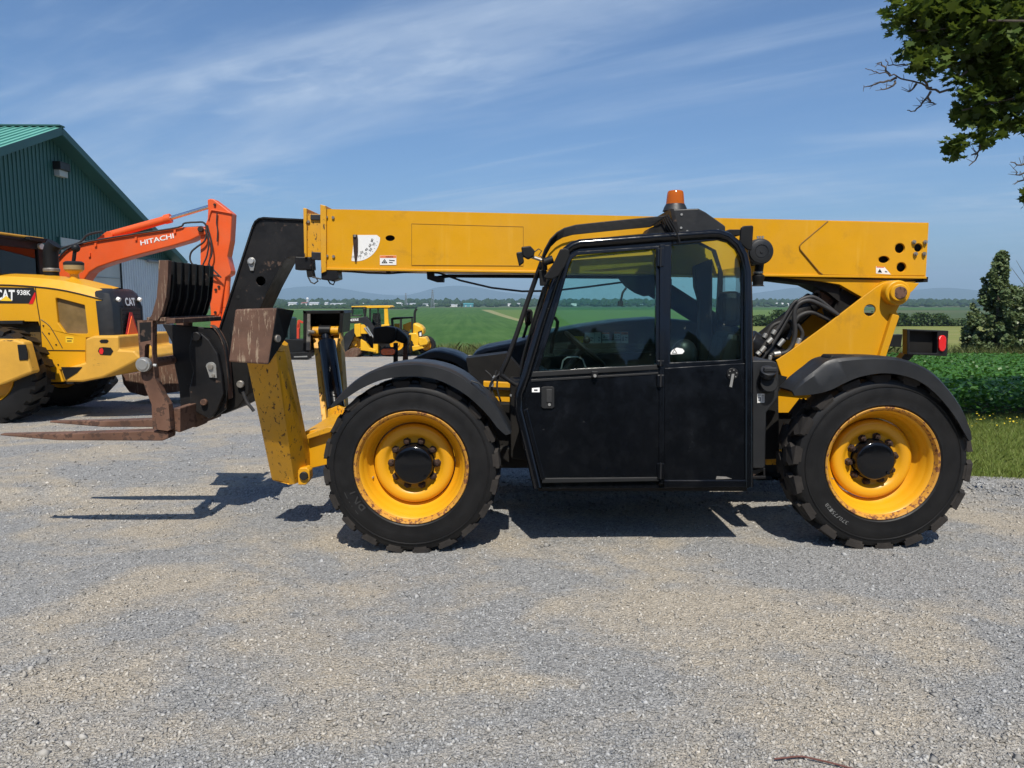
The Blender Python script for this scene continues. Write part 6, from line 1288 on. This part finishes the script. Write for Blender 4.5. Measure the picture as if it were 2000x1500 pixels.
B().pp([(236, 728), (262, 730), (330, 700), (400, 660), (432, 662), (430, 700), (400, 745), (350, 765), (282, 774), (252, 766), (240, 750)], EY - .30, .9).build('bucket', M['rust'], EX, bevel=.02)
ex0 = px(110, 540, EY).x; ez = g(-9, EY)
B().box(ex0 - 2.6, ex0 - .05, EY - .9, EY + 1.2, ez + .95, ez + 1.75).build('upper_body', M['orange'], EX, bevel=.08)
B().box(ex0 - 1.5, ex0 - .2, EY - .95, EY - .05, ez + 1.0, ez + 2.3).build('operator_cab', M['interior'], EX, bevel=.06)
for y in (EY - .95, EY + .65):
    B().prism3([[Vector((ex0 - 2.7 + a, y, ez + c)) for a, c in ((.3, 0), (2.9, 0), (3.2, .3), (2.95, .75), (.25, .75), (0, .35))]], (0, .5, 0)).build('track', M['underside'], EX, bevel=.05)
B().box(ex0 - 2.0, ex0 - .5, EY - .5, EY + .7, ez + .5, ez + .98).build('undercarriage', M['underside'], EX)
# ================================================================== machines parked at the far edge of the yard
DY = 44.0
def block(parent, name, uv, Y, th, mat, bev=.02): return B().pp(uv, Y, th).build(name, M[mat], parent, bevel=bev)
D1 = thing('wheel_loader', 'yellow loader with black arm lettered in white, parked far back by the green field', 'loader', (px(735, 700, DY).x, DY + 1.2, g(-8, DY)))
block(D1, 'cab_roof', [(714, 597), (758, 596.5), (763, 599), (761, 601), (714, 602)], DY + .3, 1.6, 'deere_yellow')
block(D1, 'cab_roof_front', [(686, 598), (714, 597), (716, 600), (686, 600)], DY + .2, 1.8, 'deere_yellow')
block(D1, 'cab_post', [(750, 600), (757, 600), (759, 632), (759, 638), (751, 638)], DY + .35, .15, 'deere_yellow')
block(D1, 'cab_post', [(750, 600), (756, 600), (758, 638), (751, 638)], DY + 1.75, .12, 'deere_yellow')
for a in ([(721, 601), (724, 601), (724, 640), (720, 640)], [(687, 600), (690, 600), (689, 615), (686, 615)], [(712, 600), (716, 600), (713, 640), (708, 640)], [(737, 601), (739, 601), (739, 636), (737, 636)]): block(D1, 'cab_post', a, DY + .4, .12, 'ink')
B().pp([(724, 602), (750, 602), (750, 634), (722, 636)], DY + .5, .01).build('cab_glass', M['glass_dark'], D1)
B().pp([(690, 600), (714, 600), (711, 618), (688, 618)], DY + .5, .01).build('cab_glass', M['glass_dark'], D1)
block(D1, 'operator_seat', [(728, 612), (740, 612), (742, 636), (726, 636)], DY + .9, .5, 'interior')
block(D1, 'mirror', [(686, 604), (690, 604), (690, 612), (686, 612)], DY + .1, .1, 'ink')
block(D1, 'mirror', [(709, 602), (714, 602), (713, 612), (709, 612)], DY + .0, .1, 'ink')
arm = block(D1, 'lift_arm', [(670, 628), (678, 622), (700, 620), (716, 618), (726, 632), (740, 655), (732, 658), (720, 640), (706, 631), (672, 632)], DY - .1, .3, 'grey_plastic')
b = B(); text_on(b, 'DEERE', px(681, 627.6, DY - .12), px(700.3, 626.4, DY - .12), px(681, 623.2, DY - .12), .02); b.build('white_lettering', M['white'], arm)
block(D1, 'guard_rail', [(669, 616), (706, 615), (706, 618), (669, 618)], DY + .2, .1, 'grey_plastic')
block(D1, 'bell_crank', [(692, 633), (704, 632), (704, 657), (696, 658), (692, 650)], DY - .2, .3, 'deere_yellow')
block(D1, 'arm_plate', [(704, 634), (712, 634), (722, 652), (704, 652)], DY - .1, .25, 'deere_yellow')
block(D1, 'front_post', [(671, 631), (682, 631), (680, 645), (673, 648)], DY, .3, 'deere_yellow')
block(D1, 'front_frame', [(704, 662), (714, 668), (722, 680), (734, 683), (734, 688), (704, 684)], DY - .05, .5, 'deere_yellow')
block(D1, 'main_frame', [(704, 652), (740, 652), (800, 655), (800, 690), (735, 688), (704, 684)], DY + .7, .8, 'underside')
block(D1, 'cab_base', [(722, 636), (760, 636), (762, 656), (724, 656)], DY + .4, 1.4, 'underside')
block(D1, 'fuel_tank', [(729, 671), (738, 671), (738, 690), (729, 690)], DY + .1, .5, 'deere_yellow')
block(D1, 'step', [(745, 634), (760, 633), (760, 638), (744, 638)], DY + .1, .4, 'deere_yellow')
block(D1, 'dark_arm', [(674, 652), (692, 640), (696, 645), (690, 660), (676, 690), (672, 688)], DY - .15, .3, 'grey_plastic')
for u, v in ((693, 674), (775, 672)):
    q = px(u, v, DY + .2)
    big_tyre(q.x, DY + .15, g(q.x, DY) + .78, .78, .5, D1, 16); big_tyre(q.x, DY + 1.7, g(q.x, DY) + .78, .78, .5, D1, 16)
block(D1, 'bucket', [(670, 690), (676, 686), (686, 680), (698, 682), (702, 690), (694, 700), (686, 705), (670, 704)], DY - .6, 2.6, 'rust')
for k, (a, c) in enumerate((((712, 640), (724, 656)), ((716, 638), (730, 660)))): B().cyl(px(*a, DY - .12), px(*c, DY - .12), .05, n=8).build('hydraulic_ram', M['steel'], D1)
block(D1, 'stand_foot', [(722, 690), (726, 690), (728, 702), (720, 705)], DY + .3, .3, 'underside')
D2 = thing('backhoe_loader', 'rounded yellow machine with black cab frame and exhaust pipe, right of the lettered loader', 'machine', (px(810, 690, DY + 1.5).x, DY + 2.4, g(-6, DY + 2)))
Y2 = DY + 1.5
B().pp([(806, 631), (812, 631), (822, 636), (827, 642), (828, 650), (822, 656), (806, 656)], Y2, 1.2).build('rear_hood', M['deere_yellow'], D2, bevel=.12)
hs = B().pp([(798, 651), (812, 650), (818, 655), (826, 658), (828, 668), (822, 682), (806, 685), (800, 685)], Y2 - .1, 1.4).build('rear_body', M['deere_yellow'], D2, bevel=.06)
B().pp([(816, 648), (824, 645), (825, 657), (818, 658)], Y2 - .15, .05).build('side_window', M['ink'], hs)
B().pp([(819, 650), (823, 649), (823, 656), (819, 656)], Y2 - .16, .02).build('side_label', M['white'], hs)
B().pp([(818, 658), (831, 659), (836, 668), (834, 673), (820, 676), (816, 668)], Y2 - .25, 1.7).build('rear_bumper', M['deere_yellow'], D2, bevel=.05)
B().pp([(804, 676), (822, 674), (828, 680), (806, 686)], Y2 - .2, 1.6).build('lower_skirt', M['deere_yellow'], D2, bevel=.04)
fr_ = B().prism3([[px(a, c, Y2 + .1) for a, c in ((763, 622), (768, 620), (806, 619), (808, 656), (766, 656))], [px(a, c, Y2 + .1) for a, c in ((768, 625), (781, 624), (781, 650), (770, 650))], [px(a, c, Y2 + .1) for a, c in ((785, 623), (803, 622), (804, 652), (785, 652))]], (0, .1, 0)).build('cab_frame', M['ink'], D2)
B().pp([(763, 622), (768, 620), (806, 619), (806, 621), (764, 624)], Y2 + .1, 1.4).build('cab_roof', M['ink'], fr_)
B().pp([(770, 632), (780, 632), (780, 650), (770, 650)], Y2 + .8, .4).pp([(787, 634), (803, 628), (803, 640), (796, 652), (787, 650)], Y2 + .7, .5).build('inner_hood', M['deere_yellow'], fr_)
B().tube([px(a, c, Y2 + .3) for a, c in ((810, 634), (810, 612), (811, 607), (814, 603))], .075, 10).build('exhaust_pipe', M['ink'], D2)
q = px(790, 672, Y2); big_tyre(q.x, Y2 - .2, g(q.x, Y2) + .6, .6, .4, D2, 16); big_tyre(q.x + 1.2, Y2 + 1.0, g(q.x, Y2) + .6, .6, .4, D2, 16)
D3 = thing('skid_steer', 'black compact loader with a wide dark bucket, half hidden behind the raised rusty pad', 'loader', (px(568, 700, DY - 4).x, DY - 3, g(-12, DY - 4)))
Y3 = DY - 5
B().prism3([[px(a, c, Y3 + 1.2) for a, c in ((546, 620), (560, 619), (566, 622), (566, 664), (546, 664))], [px(a, c, Y3 + 1.2) for a, c in ((549, 625), (553, 624), (553, 660), (549, 660))], [px(a, c, Y3 + 1.2) for a, c in ((555, 624), (562, 624), (562, 660), (555, 660))]], (0, 1.3, 0)).build('cab_cage', paint('dark_green_cage', (.02, .045, .045), .5), D3)
B().cyl(px(556, 623, Y3 + 1.1), px(556, 624, Y3 + 1.0), .06, n=10).build('cage_lamp', M['white'], D3)
B().pp([(540, 664), (592, 664), (600, 690), (598, 700), (540, 700)], Y3 + .8, 1.6).build('body', M['underside'], D3, bevel=.05)
bk_ = B().prism3([[px(a, c, Y3) for a, c in ((545, 662), (600, 664), (598, 690), (545, 690))]], (0, .05, 0)).pp([(540, 690), (599, 688), (601, 702), (560, 706), (540, 705)], Y3 - .5, .8).build('bucket', M['interior'], D3, bevel=.02)
B().pp([(574, 696), (600, 695), (600, 697.5), (574, 698)], Y3 - .52, .03).build('cutting_edge', M['steel'], bk_)
q = px(570, 690, Y3 + 1); big_tyre(q.x - .6, Y3 + .8, g(q.x, Y3) + .42, .42, .3, D3, 12); big_tyre(q.x + .5, Y3 + 2.0, g(q.x, Y3) + .42, .42, .3, D3, 12)
D4 = thing('red_implement', 'slim red hydraulic arm standing behind the black bucket', 'implement', (px(582, 672, DY + 3).x, DY + 3, g(-12, DY + 3)))
B().pp([(579, 642), (584, 642), (583, 700), (579, 700)], DY + 3, .3).build('mast', paint('red_paint', (.55, .05, .02), .45), D4, bevel=.01)
rdm = kids(D4)[0].data.materials[0]
B().prism3([[px(a, c, DY + 3.02) for a, c in ((579, 642), (581, 626), (585, 625), (585, 642))], [px(a, c, DY + 3.02) for a, c in ((581, 640), (582, 633), (583, 633), (583, 640))]], (0, .2, 0)).build('mast_head', rdm, D4)
B().obox(px(583, 626, DY + 3.1), px(592, 630, DY + 3.1), .1, .12).build('boom_arm', rdm, D4)
B().obox(px(565, 656, DY + 3.1), px(568, 700, DY + 3.1), .12, .12).build('rear_post', rdm, D4)
# ================================================================== far buildings, pylons, woods, haze
M['far_white'] = paint('white_farm_siding', (.70, .70, .68), .6, var=.06, vscale=.05); M['far_roof'] = paint('grey_metal_roof', (.40, .42, .44), .5, var=.1, vscale=.05)
M['far_teal'] = paint('teal_siding', (.06, .25, .28), .6); M['far_red'] = paint('brick_red_siding', (.24, .09, .07), .6)
def barn(u0, u1, v_top, v_bot, Y, mat, roof, label, depth=14):
    a, c = px(u0, v_bot, Y), px(u1, v_bot, Y); zt = px(u0, v_top, Y).z; z0 = g(a.x, Y) - .3; h = zt - z0; w = c.x - a.x
    t = thing('barn', label, 'building', ((a.x + c.x) / 2, Y + depth / 2, z0), 'far farm buildings')
    wl_ = B().box(a.x, c.x, Y, Y + depth, z0, z0 + h * .72).build('wall', mat, t)
    zr_ = z0 + h; ze = z0 + h * .72
    B().add([(a.x - .4, Y - .5, ze), (c.x + .4, Y - .5, ze), (c.x + .4, Y + depth / 2, zr_), (a.x - .4, Y + depth / 2, zr_), (c.x + .4, Y + depth + .5, ze), (a.x - .4, Y + depth + .5, ze)], [[0, 1, 2, 3], [3, 2, 4, 5], [0, 3, 5], [1, 4, 2]]).build('roof', roof, t)
    n = max(1, int(w / 7))
    for k in range(n): x = a.x + w * (k + .5) / n; B().box(x - w * .12 / n, x + w * .12 / n, Y - .06, Y + .02, z0 + .3, z0 + h * .45).build('door', M['far_roof'], t)
far = [(562, 579, 590, 597, 760, 'far_white', 'far_roof', 'long white barn, leftmost on the skyline by the gooseneck'), (588, 599, 590, 597, 800, 'far_white', 'far_red', 'white house with reddish roof beside the far silo'), (604, 622, 590, 598, 780, 'far_white', 'far_roof', 'long white barn just right of the far silo'),
       (634, 640, 590, 598, 820, 'far_white', 'far_roof', 'tiny white house between two long white barns'), (645, 674, 592, 598, 840, 'far_white', 'far_roof', 'low pale barn above the raised black pad'), (706, 710, 592, 596, 900, 'far_white', 'far_white', 'tiny white shed alone left of the loader cab roof'),
       (765, 783, 591, 597, 820, 'far_white', 'far_white', 'white shed with bright roof just left of the shorter pylon'), (784, 796, 592.5, 598, 800, 'far_white', 'far_roof', 'grey-white barn behind the shorter pylon'), (800, 811, 592, 598, 790, 'far_white', 'far_roof', 'pale square barn right of the shorter pylon'),
       (815, 821, 594, 598, 780, 'far_white', 'far_white', 'small white cabin between the two pylons'), (826, 838, 593, 598, 860, 'far_white', 'far_roof', 'grey barn just left of the taller pylon'), (847, 853, 593, 598, 760, 'far_white', 'far_white', 'little white house beside the taller pylon foot'),
       (869, 893, 594, 599, 700, 'far_white', 'far_roof', 'low white barn right of the taller pylon'), (905, 924, 592, 598, 690, 'far_teal', 'far_teal', 'teal barn beside a single dark tree on the plain'), (992, 1006, 593, 597, 800, 'far_white', 'far_white', 'white barn seen left of the cab windscreen guard'), (1010, 1016, 592, 597, 830, 'far_white', 'far_roof', 'small pale barn close to the windscreen guard rail'),
       (1506, 1517, 593, 597, 900, 'far_white', 'far_white', 'small white house left of the bright barn behind the hoses'), (1517, 1531, 591.5, 597, 900, 'far_white', 'far_white', 'bright white barn seen beside the lift cylinder'), (1536, 1541, 592, 596, 930, 'far_white', 'far_white', 'tiny white shed right of the bright barn by the hoses'),
       (1791, 1802, 591, 595, 950, 'far_white', 'far_white', 'white barn on the skyline right of the boom pivot'), (1806, 1817, 593, 596, 930, 'far_white', 'far_white', 'low pale barn right of the pivot, beside the white one'), (1850, 1860, 593, 596, 900, 'far_white', 'far_roof', 'pale barn on the skyline near the aspen tree'),
       (1098, 1106, 594, 598, 800, 'far_white', 'far_roof', 'pale barn seen through the front door glass'), (1116, 1126, 593, 598, 820, 'far_white', 'far_white', 'white barn right of another, seen through the door glass'), (1248, 1256, 594, 597, 860, 'far_white', 'far_roof', 'white shed seen through the glass near the hanging plug')]
for f in far: barn(f[0], f[1], f[2], f[3], f[4] * 1.9, M[f[5]], M[f[6]], f[7])
q = px(601, 597, 1540); z0 = g(q.x, 1540); si = thing('grain_silo', 'grey silo with white dome standing above the far roofs', 'silo', (q.x, 1540, z0))
B().cyl((q.x, 1540, z0), (q.x, 1540, px(601, 584, 1540).z), 2.6, n=14).build('silo_body', M['far_roof'], si); B().sphere((q.x, 1540, px(601, 583.5, 1540).z), 2.7, 14, 8).build('silo_dome', M['far_white'], si)
def pylon(u, vt, vb, Y, label):
    q = px(u, vb, Y); z0 = g(q.x, Y); zt = px(u, vt, Y).z; h = zt - z0; t = thing('power_pylon', label, 'pylon', (q.x, Y, z0), 'far power pylons'); w = h * .10
    for sx_ in (-1, 1):
        for sy_ in (-1, 1): B().obox((q.x + sx_ * w, Y + sy_ * w, z0), (q.x + sx_ * w * .15, Y + sy_ * w * .15, zt), .38, .38).build('leg', M['pole'], t)
    br = B()
    for k in range(9):
        a, c = k / 9, (k + 1) / 9; wa, wc = w * (1 - .85 * a), w * (1 - .85 * c)
        for y_ in (-1, 1): br.obox((q.x - wa, Y + y_ * wa, z0 + h * a), (q.x + wc, Y + y_ * wc, z0 + h * c), .2, .2); br.obox((q.x + wa, Y + y_ * wa, z0 + h * a), (q.x - wc, Y + y_ * wc, z0 + h * c), .2, .2)
    br.build('bracing', M['pole'], t)
    for k in (.72, .84, .95): B().obox((q.x - h * .11, Y, z0 + h * k), (q.x + h * .11, Y, z0 + h * k), .3, .3).build('cross_arm', M['pole'], t)
pylon(793, 572.5, 601, 1300, 'shorter lattice pylon on the plain, left of the pair'); pylon(845, 566, 606, 1000, 'taller lattice pylon on the plain, right of the pair')
M['far_leaf'] = field_mat('distant_foliage', (.020, .045, .018), (.034, .060, .026), .08, (1, 1, 1))
def wood(name, label, n, y0, y1, xf, h0, h1, w0, w1, seed):
    r = np.random.default_rng(seed); Y = y0 + (y1 - y0) * r.random(n); X = (xf[0] + (xf[1] - xf[0]) * r.random(n)) * Y; h = h0 + (h1 - h0) * r.random(n) ** 1.5; w = w0 + (w1 - w0) * r.random(n)
    k = 7; th = np.arange(k) * 2 * np.pi / k; ringz = [(.0, .55), (.25, 1.0), (.6, .9), (.85, .55), (1.0, .12)]
    V = np.zeros((n, len(ringz) * k, 3)); jit = .75 + .5 * r.random((n, len(ringz) * k))
    for j, (zz_, rr_) in enumerate(ringz):
        sl = slice(j * k, (j + 1) * k); V[:, sl, 0] = X[:, None] + w[:, None] * rr_ * jit[:, sl] * np.cos(th); V[:, sl, 1] = Y[:, None] + w[:, None] * rr_ * jit[:, sl] * np.sin(th)
        V[:, sl, 2] = np.array([g(0, y) for y in Y])[:, None] - .3 + h[:, None] * zz_ * (.9 + .2 * r.random((n, k)))
    F = np.array([[j * k + i, j * k + (i + 1) % k, (j + 1) * k + (i + 1) % k, (j + 1) * k + i] for j in range(len(ringz) - 1) for i in range(k)])
    o = bpy.data.objects.new(name, raw_mesh(name, V.reshape(-1, 3), (F[None] + len(ringz) * k * np.arange(n)[:, None, None]).reshape(-1, 4), M['far_leaf'])); COL.objects.link(o); o['kind'] = 'stuff'; tag(o, label, 'woods')
wood('far_woods', 'dark band of distant woods along the horizon', 3600, 1750, 3600, (-.75, .85), 9, 19, 7, 15, 71)
wood('village_trees', 'scattered trees among the far farm buildings', 420, 1280, 1800, (-.45, .7), 4, 9, 3.5, 7, 72)
wood('field_hedges', 'low dark hedges between the far fields', 500, 940, 1150, (-.42, -.13), 2, 5, 3, 5, 73)
wood('woods_behind', 'dark tall trees behind the camera, seen only mirrored in the cab glass', 520, -52, -30, (-1.8, 1.8), 10, 16, 3.0, 5.0, 75)
q = px(902, 600, 1000); tt = thing('lone_tree', 'single dark tree standing alone before the teal barn', 'tree', (q.x, 1000, g(q.x, 1000))); zt = px(902, 591.5, 1000).z; z0 = g(q.x, 1000); q = px(902, 600, 1000)
B().cyl((q.x, 1000, z0), (q.x, 1000, zt - 1), .25, .1, 8).build('trunk', M['bark'], tt); C = crown_points(900, [(q.x + random.uniform(-1.2, 1.2), 1000 + random.uniform(-1, 1), z0 + (zt - z0) * random.uniform(.3, .85), .9, .9, .9) for _ in range(10)], np.random.default_rng(5), .2)
o = bpy.data.objects.new('crown', leaf_mesh('crown', QUAD, C - np.array(tt.location), .6, M['dark_leaf'], 6)); COL.objects.link(o); o.parent = tt
# a dry twig on the gravel at the bottom edge
P_ = [gp(a, c) + Vector((0, 0, .014)) for a, c in dense(((1512, 1489), (1540, 1486), (1565, 1484), (1590, 1489), (1620, 1496), (1650, 1504), (1680, 1512)), 3)]
tag(B().tube(P_, .0035, 6).build('dry_twig', paint('red_brown_twig', (.13, .045, .035), .7), origin=P_[0]), 'thin reddish-brown twig lying on the gravel at the bottom edge', 'twig')
# air: closed box of thin haze round everything
hz = B().box(-15000, 15000, -300, 16500, -30, 620).build('haze', bpy.data.materials.new('thin_haze')); hz['kind'] = 'stuff'; tag(hz, 'thin blue summer haze over the plain', 'haze')
m = hz.data.materials[0]; m.use_nodes = True; t = m.node_tree; t.nodes.remove(t.nodes['Principled BSDF'])
vol = t.nodes.new('ShaderNodeVolumePrincipled'); vol.inputs['Color'].default_value = (.52, .74, .95, 1); vol.inputs['Density'].default_value = 1.25e-4; vol.inputs['Anisotropy'].default_value = 0.0
t.links.new(vol.outputs[0], t.nodes['Material Output'].inputs['Volume'])
